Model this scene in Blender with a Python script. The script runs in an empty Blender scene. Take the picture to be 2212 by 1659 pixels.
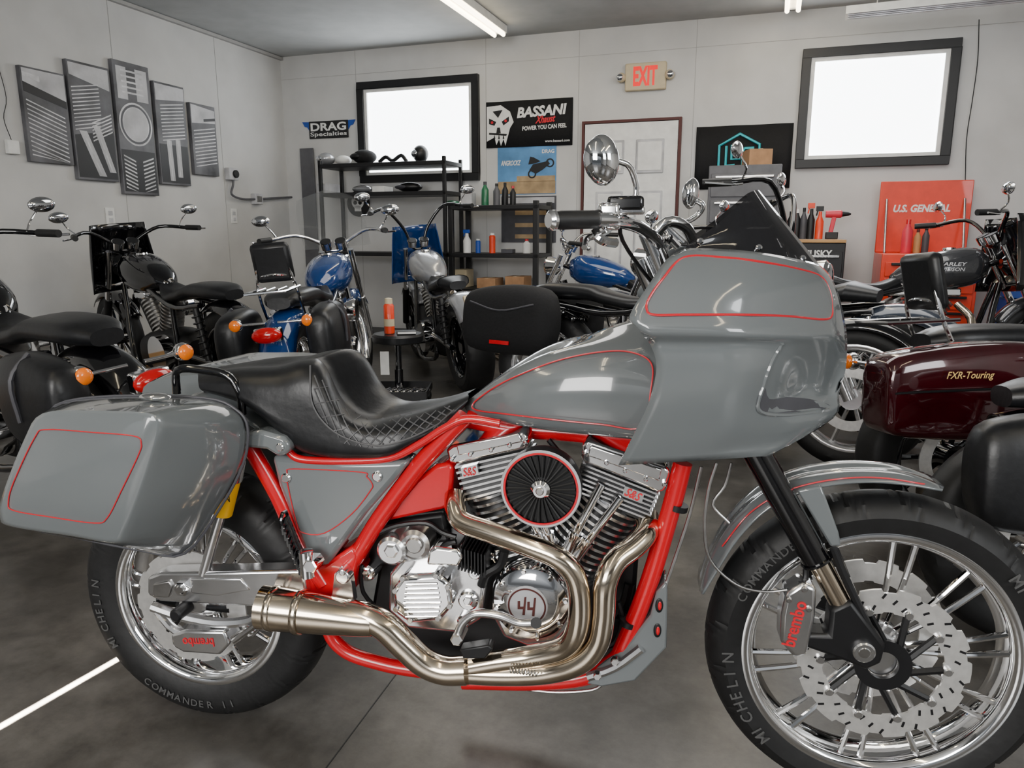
import bpy, bmesh, math, random
from mathutils import Vector as V, Matrix
random.seed(4)
C=bpy.context.scene.collection
pi=math.pi; sin=math.sin; cos=math.cos; rad=math.radians
F=1600.0; PIT=rad(11.5); H=1.2
fw=V((0,cos(PIT),-sin(PIT))); upv=V((0,sin(PIT),cos(PIT))); O=V((0,0,H))
def ray(px,py): return fw+V((1,0,0))*((px-1106)/F)-upv*((py-829.5)/F)
def hit(px,py,p0,n):
    d=ray(px,py); return O+d*((p0-O).dot(n)/d.dot(n))
def ground(px,py,z=0): return hit(px,py,V((0,0,z)),V((0,0,1)))
# ---------------- materials
MT={}
def M(name,col,rough=.5,metal=0,coat=0,noise=.08,scale=12,bump=0,emit=0,alpha=1,rn=0):
    m=bpy.data.materials.new(name); m.use_nodes=True; nt=m.node_tree; b=nt.nodes['Principled BSDF']
    b.inputs['Roughness'].default_value=rough; b.inputs['Metallic'].default_value=metal
    b.inputs['Coat Weight'].default_value=coat; b.inputs['Coat Roughness'].default_value=.03
    tc=nt.nodes.new('ShaderNodeTexCoord'); nz=nt.nodes.new('ShaderNodeTexNoise'); nz.inputs['Scale'].default_value=scale; nz.inputs['Detail'].default_value=5
    nt.links.new(tc.outputs['Object'],nz.inputs['Vector'])
    r=nt.nodes.new('ShaderNodeValToRGB'); r.color_ramp.elements[0].position=.3; r.color_ramp.elements[1].position=.7
    r.color_ramp.elements[0].color=[c*(1-noise) for c in col]+[1]; r.color_ramp.elements[1].color=[min(1,c*(1+noise)) for c in col]+[1]
    nt.links.new(nz.outputs['Fac'],r.inputs['Fac']); nt.links.new(r.outputs['Color'],b.inputs['Base Color'])
    if rn:
        mr=nt.nodes.new('ShaderNodeMapRange'); mr.inputs['To Min'].default_value=rough-rn; mr.inputs['To Max'].default_value=rough+rn
        nt.links.new(nz.outputs['Fac'],mr.inputs['Value']); nt.links.new(mr.outputs['Result'],b.inputs['Roughness'])
    if bump:
        bp=nt.nodes.new('ShaderNodeBump'); bp.inputs['Strength'].default_value=bump; bp.inputs['Distance'].default_value=.01
        nt.links.new(nz.outputs['Fac'],bp.inputs['Height']); nt.links.new(bp.outputs['Normal'],b.inputs['Normal'])
    if emit:
        nt.links.new(r.outputs['Color'],b.inputs['Emission Color']); b.inputs['Emission Strength'].default_value=emit
    if alpha<1: b.inputs['Alpha'].default_value=alpha
    MT[name]=m; return m
M('paint',(.155,.170,.176),.12,0,1,.02,3)
M('red',(.60,.0015,.010),.25,0,.6,.04,4)
M('pin',(.65,.012,.025),.4,0,.3)
M('chrome',(.95,.95,.96),.05,1,0,.03,6)
M('alu',(.82,.82,.83),.2,.97,0,.08,25)
M('steel',(.5,.49,.48),.3,1,0,.15,30)
M('exhaust',(.78,.67,.53),.13,1,0,.16,6)
M('blackp',(.003,.003,.004),.1,0,.8,.1)
M('black',(.005,.005,.006),.45,0,0,.2,20)
M('rubber',(.009,.009,.0095),.55,0,0,.2,40,.1)
M('tirelet',(.075,.075,.075),.6)
M('leather',(.009,.0095,.011),.38,0,0,.25,60,.06)
M('cloth',(.005,.005,.006),.85,0,0,.3,80,.15)
M('smoke',(.012,.012,.014),.04,0,.3,.05,5,0,0,.9)
M('clear',(.30,.31,.30),.05,0,.5,.05,5,0,0,.3)
M('glass',(.7,.72,.75),.03,1,0,.02)
M('bluep',(.005,.04,.17),.12,0,1,.15)
M('silverp',(.42,.43,.45),.22,.5,1,.05)
M('charp',(.05,.052,.058),.2,.4,1,.1)
M('slatep',(.04,.052,.075),.2,.2,1,.1)
M('maroon',(.045,.002,.005),.1,.2,1,.15)
M('amber',(1,.20,.003),.2,0,.8,.1,30,0,.12)
M('redlens',(.5,.001,.004),.15,0,.8,.1,30,0,.05)
M('gold',(.9,.6,.2),.4,.3)
M('yellow',(.9,.48,.005),.35)
M('white',(.8,.8,.78),.5)
M('offwhite',(.62,.52,.34),.5,0,0,.06)
M('orange',(.78,.055,.012),.4,0,.3)
M('chest',(.75,.045,.012),.4,0,.3)
M('green',(.02,.16,.07),.3,0,.3)
M('teal',(.02,.5,.58),.5)
M('card',(.4,.22,.11),.8,0,0,.15,15)
M('blue',(.012,.07,.38),.4)
M('greyd',(.06,.06,.07),.5,0,0,.15)
M('stitch',(.10,.10,.105),.5)
M('greym',(.10,.10,.11),.5,0,0,.15)
M('greyl',(.5,.5,.52),.5,0,0,.25,6)
M('rotor',(.82,.81,.79),.32,.7,0,.08,60)
M('wall',(.60,.598,.59),.7,0,0,.08,2.2,.2)
M('joint',(.40,.395,.385),.8)
M('ceil',(.44,.45,.45),.85,0,0,.08,4,.4)
M('pine',(.5,.28,.11),.6)
M('pane',(.93,.97,1),.3,0,0,.01,2,0,9.0)
M('tubelight',(1,.86,.62),.3,0,0,.01,2,0,11.0)
M('exitred',(.85,.0,.0),.4,0,0,.01,2,0,.75)
M('brown',(.08,.015,.012),.6)
M('canvas',(.10,.10,.11),.5,0,0,.85,3.2)
M('printl',(.6,.6,.62),.5,0,0,.35,9)
M('printd',(.012,.012,.014),.5)
M('skyblue',(.10,.28,.55),.5,0,0,.4,3)
M('tan',(.4,.28,.15),.6,0,0,.3,8)
M('pink',(.65,.03,.06),.4)
fm=M('floor',(.125,.117,.107),.3,0,0,.4,1.3,.03,0,1,.12)
nt=fm.node_tree; n2=nt.nodes.new('ShaderNodeTexNoise'); n2.inputs['Scale'].default_value=7; n2.inputs['Detail'].default_value=12; n2.inputs['Roughness'].default_value=.72
mx=nt.nodes.new('ShaderNodeMix'); mx.data_type='RGBA'; mx.blend_type='MULTIPLY'; mx.inputs[0].default_value=1
r2_=nt.nodes.new('ShaderNodeValToRGB'); r2_.color_ramp.elements[0].position=.34; r2_.color_ramp.elements[0].color=(.45,.44,.43,1); r2_.color_ramp.elements[1].position=.66; r2_.color_ramp.elements[1].color=(1,1,1,1)
ramp=[n for n in nt.nodes if n.type=='VALTORGB' and n!=r2_][0]; tc=[n for n in nt.nodes if n.type=='TEX_COORD'][0]
nt.links.new(tc.outputs['Object'],n2.inputs['Vector']); nt.links.new(n2.outputs['Fac'],r2_.inputs['Fac']); nt.links.new(ramp.outputs['Color'],mx.inputs[6]); nt.links.new(r2_.outputs['Color'],mx.inputs[7])
nt.links.new(mx.outputs[2],nt.nodes['Principled BSDF'].inputs['Base Color'])
# ---------------- geometry helpers
def cr(p,k=4,closed=False):
    n=len(p); out=[]; p=[tuple(q) for q in p]
    m=n if closed else n-1
    for i in range(m):
        if closed: a,b,c,d=p[i-1],p[i],p[(i+1)%n],p[(i+2)%n]
        else:
            b,c=p[i],p[i+1]
            a=p[i-1] if i>0 else tuple(2*x-y for x,y in zip(b,c)); d=p[i+2] if i+2<n else tuple(2*y-x for x,y in zip(b,c))
        for j in range(k):
            t=j/k
            out.append(tuple(.5*(2*y+(z-x)*t+(2*x-5*y+4*z-w)*t*t+(3*y-x-3*z+w)*t**3) for x,y,z,w in zip(a,b,c,d)))
    if not closed: out.append(p[-1])
    return out
class MB:
    def __init__(s): s.v=[]; s.f=[]
    def add(s,vs,fs):
        b=len(s.v); s.v+=[tuple(v) for v in vs]; s.f+=[tuple(i+b for i in f) for f in fs]; return s
    def box(s,c,d,m=None):
        vs=[V((x*d[0]/2,y*d[1]/2,z*d[2]/2)) for x in(-1,1) for y in(-1,1) for z in(-1,1)]
        if m is not None: vs=[m@v for v in vs]
        return s.add([v+V(c) for v in vs],[(0,1,3,2),(4,6,7,5),(0,4,5,1),(2,3,7,6),(0,2,6,4),(1,5,7,3)])
    def grid(s,rows,cu=False,cv=False,caps=False):
        n=len(rows); m=len(rows[0]); fs=[]
        for i in range(n if cu else n-1):
            for j in range(m if cv else m-1):
                a=i*m+j; b=i*m+(j+1)%m; c=((i+1)%n)*m+(j+1)%m; d=((i+1)%n)*m+j
                fs.append((a,b,c,d))
        if caps: fs.append(tuple(range(m))); fs.append(tuple(range((n-1)*m,n*m)))
        return s.add([p for r in rows for p in r],fs)
    def lathe(s,p0,ax,prof,n=20):
        ax=V(ax).normalized(); a=ax.orthogonal().normalized(); b=ax.cross(a); p0=V(p0)
        return s.grid([[p0+ax*t+a*(r*cos(2*pi*i/n))+b*(r*sin(2*pi*i/n)) for i in range(n)] for t,r in prof],cv=True,caps=True)
    def cyl(s,a,b,r,r1=None,n=14):
        a=V(a); b=V(b); return s.lathe(a,b-a,[(0,r),((b-a).length,r if r1 is None else r1)],n)
    def tube(s,pts,r,n=12,k=0,closed=False):
        if k: pts=cr(pts,k,closed)
        pts=[V(p) for p in pts]; N=len(pts); rows=[]; prev=None
        for i,p in enumerate(pts):
            if closed: t=pts[(i+1)%N]-pts[i-1]
            else: t=pts[min(i+1,N-1)]-pts[max(i-1,0)]
            t.normalize()
            a=t.orthogonal().normalized() if prev is None else (prev-t*prev.dot(t)).normalized()
            prev=a; b=t.cross(a)
            rr=r if not isinstance(r,(list,tuple)) else r[0]+(r[-1]-r[0])*i/(N-1)
            rows.append([p+a*(rr*cos(2*pi*j/n))+b*(rr*sin(2*pi*j/n)) for j in range(n)])
        return s.grid(rows,cu=closed,cv=True,caps=not closed)
    def ylathe(s,c,prof,n=40,closed=False,mod=None):
        rows=[]
        for i in range(n):
            a=2*pi*i/n; rows.append([(c[0]+(r+(mod(i,j) if mod else 0))*cos(a),c[1]+y,c[2]+(r+(mod(i,j) if mod else 0))*sin(a)) for j,(r,y) in enumerate(prof)])
        return s.grid(rows,cu=True,cv=closed)
    def disc(s,c,r,d,b=.004,n=32):
        return s.ylathe(c,[(0,d),(r,d),(r,b),(r-b,0),(0,0)],n)
    def ell(s,c,r,n=16,m=10,mt=None):
        rows=[]
        for i in range(m+1):
            ph=pi*i/m; rr=[]
            for j in range(n):
                q=V((r[0]*sin(ph)*cos(2*pi*j/n),r[1]*sin(ph)*sin(2*pi*j/n),r[2]*cos(ph)))
                if mt is not None: q=mt@q
                rr.append(q+V(c))
            rows.append(rr)
        return s.grid(rows,cv=True)
    def prism(s,pts,off):
        n=len(pts); off=V(off); vs=[V(p) for p in pts]+[V(p)+off for p in pts]
        return s.add(vs,[tuple(range(n)),tuple(range(n,2*n))]+[(i,(i+1)%n,n+(i+1)%n,n+i) for i in range(n)])
    def loft(s,st,k=4,n=20,yc=0):
        rows=[]
        for x,zt,zb,hw,e in cr(st,k):
            f=lambda t:math.copysign(abs(t)**(2/e),t)
            rows.append([(x,yc+hw*f(sin(2*pi*i/n)),(zt+zb)/2+(zt-zb)/2*f(cos(2*pi*i/n))) for i in range(n)])
        return s.grid(rows,cv=True,caps=True)
    def arcf(s,c,R,a0,a1,hw,drop=.04,n=24,yc=0):
        rows=[]
        for i in range(n+1):
            a=rad(a0+(a1-a0)*i/n)
            rows.append([(c[0]+(R-drop*abs(j/5)**3)*cos(a),yc+hw*j/5,c[1]+(R-drop*abs(j/5)**3)*sin(a)) for j in range(-5,6)])
        return s.grid(rows)
    def build(s,name,mat,parent=None,bev=0,sm=38,solid=0,label=None):
        me=bpy.data.meshes.new(name); me.from_pydata(s.v,[],s.f)
        bm=bmesh.new(); bm.from_mesh(me); bmesh.ops.remove_doubles(bm,verts=bm.verts,dist=1e-5)
        bmesh.ops.recalc_face_normals(bm,faces=bm.faces); bm.to_mesh(me); bm.free()
        for p in me.polygons: p.use_smooth=True
        me.set_sharp_from_angle(angle=rad(sm))
        me.materials.append(MT[mat]); o=bpy.data.objects.new(name,me); C.objects.link(o)
        if parent: o.parent=parent
        if solid: q=o.modifiers.new('s','SOLIDIFY'); q.thickness=solid; q.offset=0
        if bev: q=o.modifiers.new('b','BEVEL'); q.width=bev; q.segments=2; q.limit_method='ANGLE'; q.angle_limit=rad(40)
        if label: o['label']=label
        return o
def thing(name,label,cat,loc=(0,0,0),rz=0,group=None,rx=0,sc=1):
    o=bpy.data.objects.new(name,None); C.objects.link(o); o.location=loc; o.rotation_euler=(rx,0,rz); o.scale=(sc,sc,sc); o.empty_display_size=.1
    o['label']=label; o['category']=cat
    if group: o['group']=group
    return o
def tag(o,label,cat,group=None):
    o['label']=label; o['category']=cat
    if group: o['group']=group
    return o
_cm={}
def chm(t,bold=0,shear=0):
    key=(t,bold,shear)
    if key not in _cm:
        cu=bpy.data.curves.new('t','FONT'); cu.body=t; cu.offset=bold; cu.shear=shear; cu.resolution_u=3
        o=bpy.data.objects.new('t',cu); C.objects.link(o); bpy.context.view_layer.update()
        me=bpy.data.meshes.new_from_object(o.evaluated_get(bpy.context.evaluated_depsgraph_get()))
        _cm[key]=([tuple(v.co) for v in me.vertices],[tuple(p.vertices) for p in me.polygons])
        bpy.data.objects.remove(o); bpy.data.meshes.remove(me)
    return _cm[key]
def txt(t,w,h,mat,parent,loc,name='lettering',bold=.012,shear=0,rot=0,mtx=None):
    vs,fs=chm(t,bold,shear); xs=[v[0] for v in vs]; ys=[v[1] for v in vs]
    x0,x1,y0,y1=min(xs),max(xs),min(ys),max(ys); mb=MB(); out=[]
    for x,y,z in vs:
        a=(x-(x0+x1)/2)/(x1-x0)*w; b=(y-(y0+y1)/2)/(y1-y0)*h
        q=V((a*cos(rot)-b*sin(rot),0,a*sin(rot)+b*cos(rot)))
        if mtx is not None: q=mtx@q
        out.append(q+V(loc))
    mb.add(out,fs); return mb.build(name,mat,parent)
def arctext(t,c,r,a0,y,h,mat,parent,name='sidewall_lettering',flip=1):
    mb=MB(); adv=h*.85/r
    for i,ch in enumerate(t):
        if ch==' ': continue
        vs,fs=chm(ch,.012,0); a=rad(a0)-flip*(i-(len(t)-1)/2)*adv; th=a-flip*pi/2
        mb.add([(c[0]+r*cos(a)+(x-.3)*h*cos(th)-(yy-.35)*h*sin(th),y,c[1]+r*sin(a)+(x-.3)*h*sin(th)+(yy-.35)*h*cos(th)) for x,yy,z in vs],fs)
    return mb.build(name,mat,parent)
# ---------------- main bike frame of reference
BR=V((-.7516,1.713,0)); BF=V((.763,1.425,0)); uh=(BF-BR).normalized(); vh=V((uh.y,-uh.x,0)); TH=math.atan2(uh.y,uh.x); WB=(BF-BR).length
def P(px,py,v):
    w=hit(px,py,BR+vh*v,vh); d=w-BR; return V((d.dot(uh),-v,d.z))
def PL(pts,v): return [P(q[0],q[1],q[2] if len(q)>2 else v) for q in pts]
def gridpx(rows,k=4):
    a=[cr(r,k) for r in rows]; cols=list(zip(*a)); b=[cr(c,k) for c in cols]
    return [[(q[0],q[1],max(0,q[2])) for q in r] for r in zip(*b)]
def pmesh(g,mirror=True):
    mb=MB(); rows=[[P(*q) for q in r] for r in g]; mb.grid(rows)
    if mirror: mb.grid([[V((q.x,-q.y,q.z)) for q in r] for r in rows])
    return mb
def vfind(g,px,py):
    l=sorted(((q[0]-px)**2+(q[1]-py)**2+.01,q[2]) for r in g for q in r)[:4]
    w=sum(1/a for a,b in l); return sum(b/a for a,b in l)/w
def stripe(g,pts,parent,r=.0013,closed=True,mat='pin',name='pinstripe',k=6,off=.0025):
    q=cr(pts,k,closed); mb=MB(); vs=[vfind(g,x,y) for x,y in q]; n=len(vs)
    if closed: vs=[(vs[i-1]+vs[i]+vs[(i+1)%n])/3 for i in range(n)]
    mb.tube([P(x,y,v+off) for (x,y),v in zip(q,vs)],r,6,closed=closed); return mb.build(name,mat,parent)
def ppoly(poly,v0,v1):
    mb=MB(); return mb.prism(PL(poly,v1),(0,v1-v0,0))
bike=thing('motorcycle','grey touring motorcycle with red frame and red pinstripes nearest the camera','motorcycle',BR,TH)
def tire(root,c,R,rr,w,n,mod=True,name='tire'):
    prof=[(rr,.3*w),(rr+.004,.42*w),(rr+.02,.47*w),((R+rr)/2,.5*w),(R-.028,.45*w),(R-.014,.36*w),(R-.005,.2*w),(R,0)]
    prof=prof+[(r,-y) for r,y in prof[-2::-1]]
    f=(lambda i,j:(-.006 if (i+abs(j-7)*3)%20==0 and 4<=j<=10 else 0)) if mod else None
    return MB().ylathe((c[0],0,c[1]),prof,n,True,f).build(name,'rubber',root,sm=30)
def rim(par,c,rr,w,m,n=48):
    prof=[(rr+.008,.40*w),(rr-.004,.44*w),(rr-.014,.40*w),(rr-.022,.26*w),(rr-.03,0),(rr-.022,-.26*w),(rr-.014,-.40*w),(rr-.004,-.44*w),(rr+.008,-.4*w),(rr,0)]
    return MB().ylathe((c[0],0,c[1]),prof,n,True).build('rim',m,par,sm=60)
def rotor(par,c,ro,ri,y,mat='rotor',wav=0,n=60):
    pr=[(ri,y),(ro,y),(ro,y+.005),(ri,y+.005)]
    return MB().ylathe((c[0],0,c[1]),pr,n,True,(lambda i,j:(wav*(1 if cos(14*2*pi*i/n)>-.2 else -1)*(1 if j in(1,2) else -.4))) if wav else None).build('brake_disc',mat,par,sm=30)
FC=(WB,.345); RC=(0,.325)
tf=tire(bike,FC,.345,.268,.115,400); rf=rim(tf,FC,.268,.115,'chrome',90)
tr=tire(bike,RC,.322,.217,.145,400); r2=rim(tr,RC,.217,.15,'chrome',90)
for (c,rr,par,npair,w) in ((FC,.268,tf,10,.115),(RC,.217,tr,9,.13)):
    for k in range(npair):
        mb=MB()
        for sgn in(-1,1):
            a=2*pi*(k+.3)/npair; d=sgn*.03; e=sgn*.085
            p0=V((c[0]+.05*cos(a+d*5),-.012,c[1]+.05*sin(a+d*5))); p1=V((c[0]+(rr-.018)*cos(a+e),-.026,c[1]+(rr-.018)*sin(a+e)))
            mb.tube([p0,(p0+p1)/2+V((0,-.010,0)),p1],[.0055,.007],8,k=3)
        mb.build('spoke','chrome',par)
    mb=MB(); mb.ylathe((c[0],0,c[1]),[(.0,-.06),(.03,-.06),(.045,-.045),(.06,-.02),(.06,.02),(.045,.06),(0,.06)],28); mb.build('hub','alu',par)
rotor(tf,FC,.160,.114,-.072,'rotor',.004,252); rotor(tf,FC,.160,.114,.067,'rotor',.004,252)
mb=MB()
for k in range(10):
    a=2*pi*k/10; mb.tube([(FC[0]+.05*cos(a-.3),-.068,FC[1]+.05*sin(a-.3)),(FC[0]+.118*cos(a),-.068,FC[1]+.118*sin(a))],.007,6)
mb.ylathe((FC[0],-.075,FC[1]),[(.03,0),(.055,0),(.055,.01),(.03,.01)],30,True); mb.build('disc_carrier','black',tf)
for k in range(10):
    mb=MB(); a=2*pi*k/10; mb.disc((FC[0]+.12*cos(a),-.08,FC[1]+.12*sin(a)),.009,.008,.002,12); mb.build('disc_bobbin','alu',tf)
mb=MB()
for k in range(42):
    a=2*pi*k/42; r=.138+.012*(k%3-1); m=Matrix.Rotation(-a+.6,3,'Y'); mb.box((FC[0]+r*cos(a),-.0725,FC[1]+r*sin(a)),(.012,.0012,.0045),m)
o=mb.build('disc_slots','black',tf); o['kind']='stuff'
arctext('MICHELIN',FC,.301,205,-.0585,.034,'tirelet',tf); arctext('MICHELIN',FC,.301,22,-.0585,.034,'tirelet',tf)
arctext('COMMANDER II',FC,.301,135,-.0585,.026,'tirelet',tf); arctext('100/90 B19',FC,.301,290,-.0585,.028,'tirelet',tf,flip=-1)
arctext('MICHELIN',RC,.268,192,-.0745,.028,'tirelet',tr); arctext('COMMANDER II',RC,.268,262,-.0745,.026,'tirelet',tr,flip=-1)
rotor(tr,RC,.14,.095,-.085,'rotor',.003,252)
mb=MB()
for k in range(8):
    a=2*pi*k/8; mb.tube([(.04*cos(a),-.08,.325+.04*sin(a)),(.1*cos(a),-.08,.325+.1*sin(a))],.008,6)
mb.build('disc_carrier','blackp',tr)
ppoly([(318,1248),(345,1238),(655,1232),(665,1304),(560,1312),(345,1300),(318,1285)],.10,.15).build('swingarm','alu',bike,bev=.006)
mb=MB(); mb.disc(P(388,1275,.165),.018,.05,.004,6); mb.disc(P(388,1275,.17),.011,.02,.003,20); mb.build('rear_axle_nut','chrome',bike)
ppoly([(330,1262),(365,1255),(372,1268),(365,1292),(330,1290)],.14,.156).build('axle_adjuster','steel',bike,bev=.003)
ppoly([(410,1250),(520,1250),(540,1275),(470,1288),(412,1282)],.145,.153).build('swingarm_plate','alu',bike,bev=.003)
mb=MB(); mb.tube(PL([(330,1310),(390,1330),(470,1345),(540,1340),(570,1320)],.13),.012,8,k=3); mb.tube(PL([(340,1320),(380,1362),(440,1370)],.13),.010,8,k=3); mb.build('caliper_bracket','alu',bike)
cal=ppoly([(368,1372),(400,1362),(484,1364),(496,1392),(474,1416),(395,1410),(372,1397)],.09,.145).build('rear_brake_caliper','alu',bike,bev=.006)
txt('brembo',.08,.022,'pin',cal,P(428,1388,.1465),rot=pi+.1)
mb=MB(); mb.disc(P(377,1332,.19),.015,.05,.004,20); mb.build('axle_slider','black',bike)
mb=MB(); mb.tube(PL([(500,1378),(520,1365),(545,1372),(575,1340)],.14),.004,8,k=4); mb.tube(PL([(505,1385),(560,1345)],.15),.007,8); mb.build('brake_hose','steel',bike)
mb=MB(); mb.cyl(P(497,1030,.14),P(478,1108,.14),.024,.024,20); sh=mb.build('rear_shock','yellow',bike)
mb=MB(); mb.cyl(P(505,990,.14),P(497,1035,.14),.026); mb.cyl(P(478,1108,.14),P(440,1240,.14),.012); mb.build('shock_rod','alu',sh)
txt('SN',.022,.02,'black',sh,P(486,1075,.166))
mb=MB(); a=P(612,1120,.17); b=P(655,1225,.17)
mb.tube([a+(b-a)*(i/60)+V((0,.018*cos(i*.9),.018*sin(i*.9))) for i in range(61)],.004,6); mb.cyl(a,b,.011); mb.build('coil_damper','blackp',bike)
mb=MB(); mb.cyl(P(660,1190,.18),P(665,1245,.18),.016); mb.disc(P(668,1225,.2),.016,.04,.003,6); mb.build('shock_mount','chrome',bike)
# saddlebag
face=[(92,893),(200,887),(318,892),(345,912),(338,960),(302,1070),(268,1150),(245,1172),(150,1157),(22,1137),(0,1117),(5,1070),(52,950)]
seam=[(120,876),(245,856),(440,860),(508,885),(533,925),(524,1000),(478,1090),(398,1195),(300,1188),(160,1160),(45,1130),(60,1050),(100,940)]
def lerpr(a,b,t): return [(p[0]+(q[0]-p[0])*t,p[1]+(q[1]-p[1])*t) for p,q in zip(a,b)]
cx=sum(p[0] for p in face)/13; cy=sum(p[1] for p in face)/13
inner=[(cx+(p[0]-cx)*.95,cy+(p[1]-cy)*.95) for p in face]
rings=[(lerpr(seam,[(300,1020)]*13,.05),.15),(seam,.185),(lerpr(seam,face,.04),.20),(lerpr(seam,face,.48),.28),(lerpr(seam,face,.92),.345),(face,.355),(inner,.359)]
R3=[[P(x,y,v) for x,y in cr(r,4,True)] for r,v in rings]
bg_=MB(); bg_.grid(R3,cv=True,caps=True); bag=bg_.build('saddlebag','paint',bike,sm=50)
bg_=MB(); bg_.grid([[V((p.x,-p.y,p.z)) for p in r] for r in R3],cv=True,caps=True); bg_.build('saddlebag','paint',bike,sm=50)
mb=MB(); mb.tube([P(x,y,.196) for x,y in cr(lerpr(seam,face,-.012),4,True)],.003,8,closed=True); mb.build('lid_seam','greyd',bag)
mb=MB(); q=cr([(100,928),(200,934),(290,942),(305,958),(298,985),(262,1060),(232,1118),(205,1130),(110,1117),(30,1103),(18,1085),(30,1040),(75,945)],5,True)
mb.tube([P(x,y,.3602) for x,y in q],.0012,6,closed=True); mb.build('pinstripe','pin',bag)
mb=MB(); mb.tube(PL([(382,850),(384,800),(440,800),(492,812),(518,850),(524,895)],.13),.009,10,k=4); mb.build('grab_rail','blackp',bike)
mb=MB(); mb.ell(P(335,857,.25),(.035,.018,.008)); mb.build('bag_latch','chrome',bag)
g=gridpx([[(395,862,0),(440,848,0),(500,850,0),(560,880,0),(610,930,0)],[(395,866,.06),(440,850,.06),(500,854,.06),(560,884,.06),(610,935,.06)],[(400,900,.1),(440,890,.1),(500,900,.1),(555,930,.1),(600,975,.1)]])
pmesh(g).build('rear_fender','paint',bike,solid=.004)
ppoly([(520,938),(560,930),(612,945),(626,962),(622,980),(600,988),(575,972),(530,968)],.12,.165).build('fender_strut','paint',bike,bev=.008)
mb=MB(); mb.disc(P(603,967,.17),.009,.01,.002,12); mb.build('bolt','chrome',bike)
# red frame
mb=MB()
def rt(pts,v,r,k=5): mb.tube(PL(pts,v),r,16,k=k)
rt([(540,965),(600,1070),(648,1178),(700,1262)],.12,.018)
rt([(620,972),(650,992),(740,996),(840,990),(905,960),(960,925),(1010,905),(1080,915)],.13,.0085)
rt([(1005,900),(960,945),(900,1012),(820,1120),(760,1215),(700,1270)],.11,.019)
rt([(1475,1000),(1452,1090),(1405,1250),(1352,1385),(1325,1430),(1260,1462),(1150,1472),(1000,1470)],.09,.0195)
rt([(712,1300),(712,1365),(750,1408),(820,1432),(890,1446),(1000,1458)],.1,.0165)
rt([(1475,1000),(1452,1090),(1405,1250),(1352,1385),(1325,1430),(1260,1462),(1150,1472),(1000,1470)],-.07,.0195)
rt([(1010,905),(1120,925),(1240,935),(1400,950)],.03,.02)
frame=mb.build('frame','red',bike)
ppoly([(645,1240),(700,1220),(760,1180),(775,1200),(755,1290),(700,1300),(655,1275)],.03,.13).build('swingarm_pivot','red',bike,bev=.008)
mb=MB(); mb.disc(P(738,1248,.155),.017,.03,.003,20); mb.disc(P(738,1238,.16),.008,.03,.002,10); mb.prism(PL([(715,1300),(722,1240),(738,1222),(756,1240),(765,1300)],.145),(0,.02,0)); mb.build('peg_mount','alu',bike,bev=.002)
ppoly([(832,1128),(862,1080),(900,1035),(940,1005),(968,1000),(980,1012),(974,1088),(960,1100)],.02,.1).build('oil_tank','red',bike,bev=.012)
sc=ppoly([(584,985),(740,997),(884,997),(860,1030),(790,1110),(708,1222),(695,1228),(655,1192),(640,1150),(600,1050)],.06,.135).build('side_cover','paint',bike,bev=.012)
mb=MB()
mb.tube(PL(cr([(636,1013),(780,1020),(792,1030),(804,1046),(800,1060),(760,1110),(700,1152),(652,1150),(640,1128),(622,1050),(620,1022)],4,True),.1365),.0012,6,closed=True); mb.build('pinstripe','pin',sc)
for q in ((616,1034),(813,1031)):
    mb=MB(); mb.disc(P(q[0],q[1],.142),.011,.012,.003,20); mb.build('fastener','chrome',sc)
# seat
S=lambda r,vs:[(x,y,v) for (x,y),v in zip(r,vs)]
vv=[.09,.12,.13,.13,.13,.13,.13,.12,.09,.05]
rows=[S([(428,806),(520,793),(600,790),(655,779),(695,782),(745,868),(800,903),(870,893),(940,874),(1010,851)],[0]*10),
 S([(428,808),(520,797),(600,794),(655,781),(700,790),(742,875),(795,909),(870,899),(940,881),(1012,853)],[x*.65 for x in vv]),
 S([(428,822),(520,820),(600,825),(650,815),(690,830),(735,898),(790,928),(870,922),(940,903),(1012,860)],[x*1.05 for x in vv]),
 S([(430,836),(520,850),(600,890),(650,900),(700,925),(745,945),(800,958),(875,944),(945,920),(1008,870)],[x*1.15 for x in vv]),
 S([(434,842),(520,868),(588,918),(640,966),(700,984),(760,989),(835,985),(885,962),(950,926),(1000,880)],[x*1.1 for x in vv]),
 S([(440,846),(525,874),(595,924),(650,970),(705,984),(765,988),(835,984),(885,962),(950,926),(998,882)],[x*.5 for x in vv])]
gs=gridpx(rows,4); seat=pmesh(gs).build('seat','leather',bike,sm=60)
mb=MB()
def stop(x): return 787+(x-672)*1.2 if x<745 else 875+(x-745)*.5 if x<800 else 903-(x-800)*.18
def slow(x): return stop(x)+ (88 if x<740 else 88-(x-740)*.35 if x<800 else 67-(x-800)*.12)
for i in range(-3,20):
    for s_ in(0,1):
        x0=672+i*24; pts=[]
        for t in range(9):
            u=t/8; xx=(x0+u*60) if s_ else (x0+60-u*60)
            if xx<674 or xx>985: continue
            yy=stop(xx)+5+u*(slow(xx)-stop(xx)-7); pts.append((xx,yy))
        if len(pts)>2: mb.tube([P(x,y,vfind(gs,x,y)+.0015) for x,y in pts],.0015,5)
mb.build('quilt_stitching','stitch',seat)
stripe(gs,[(670,790),(674,870),(712,925),(770,955),(830,962),(900,940),(985,895)],seat,.002,False,'stitch','piping')
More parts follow.
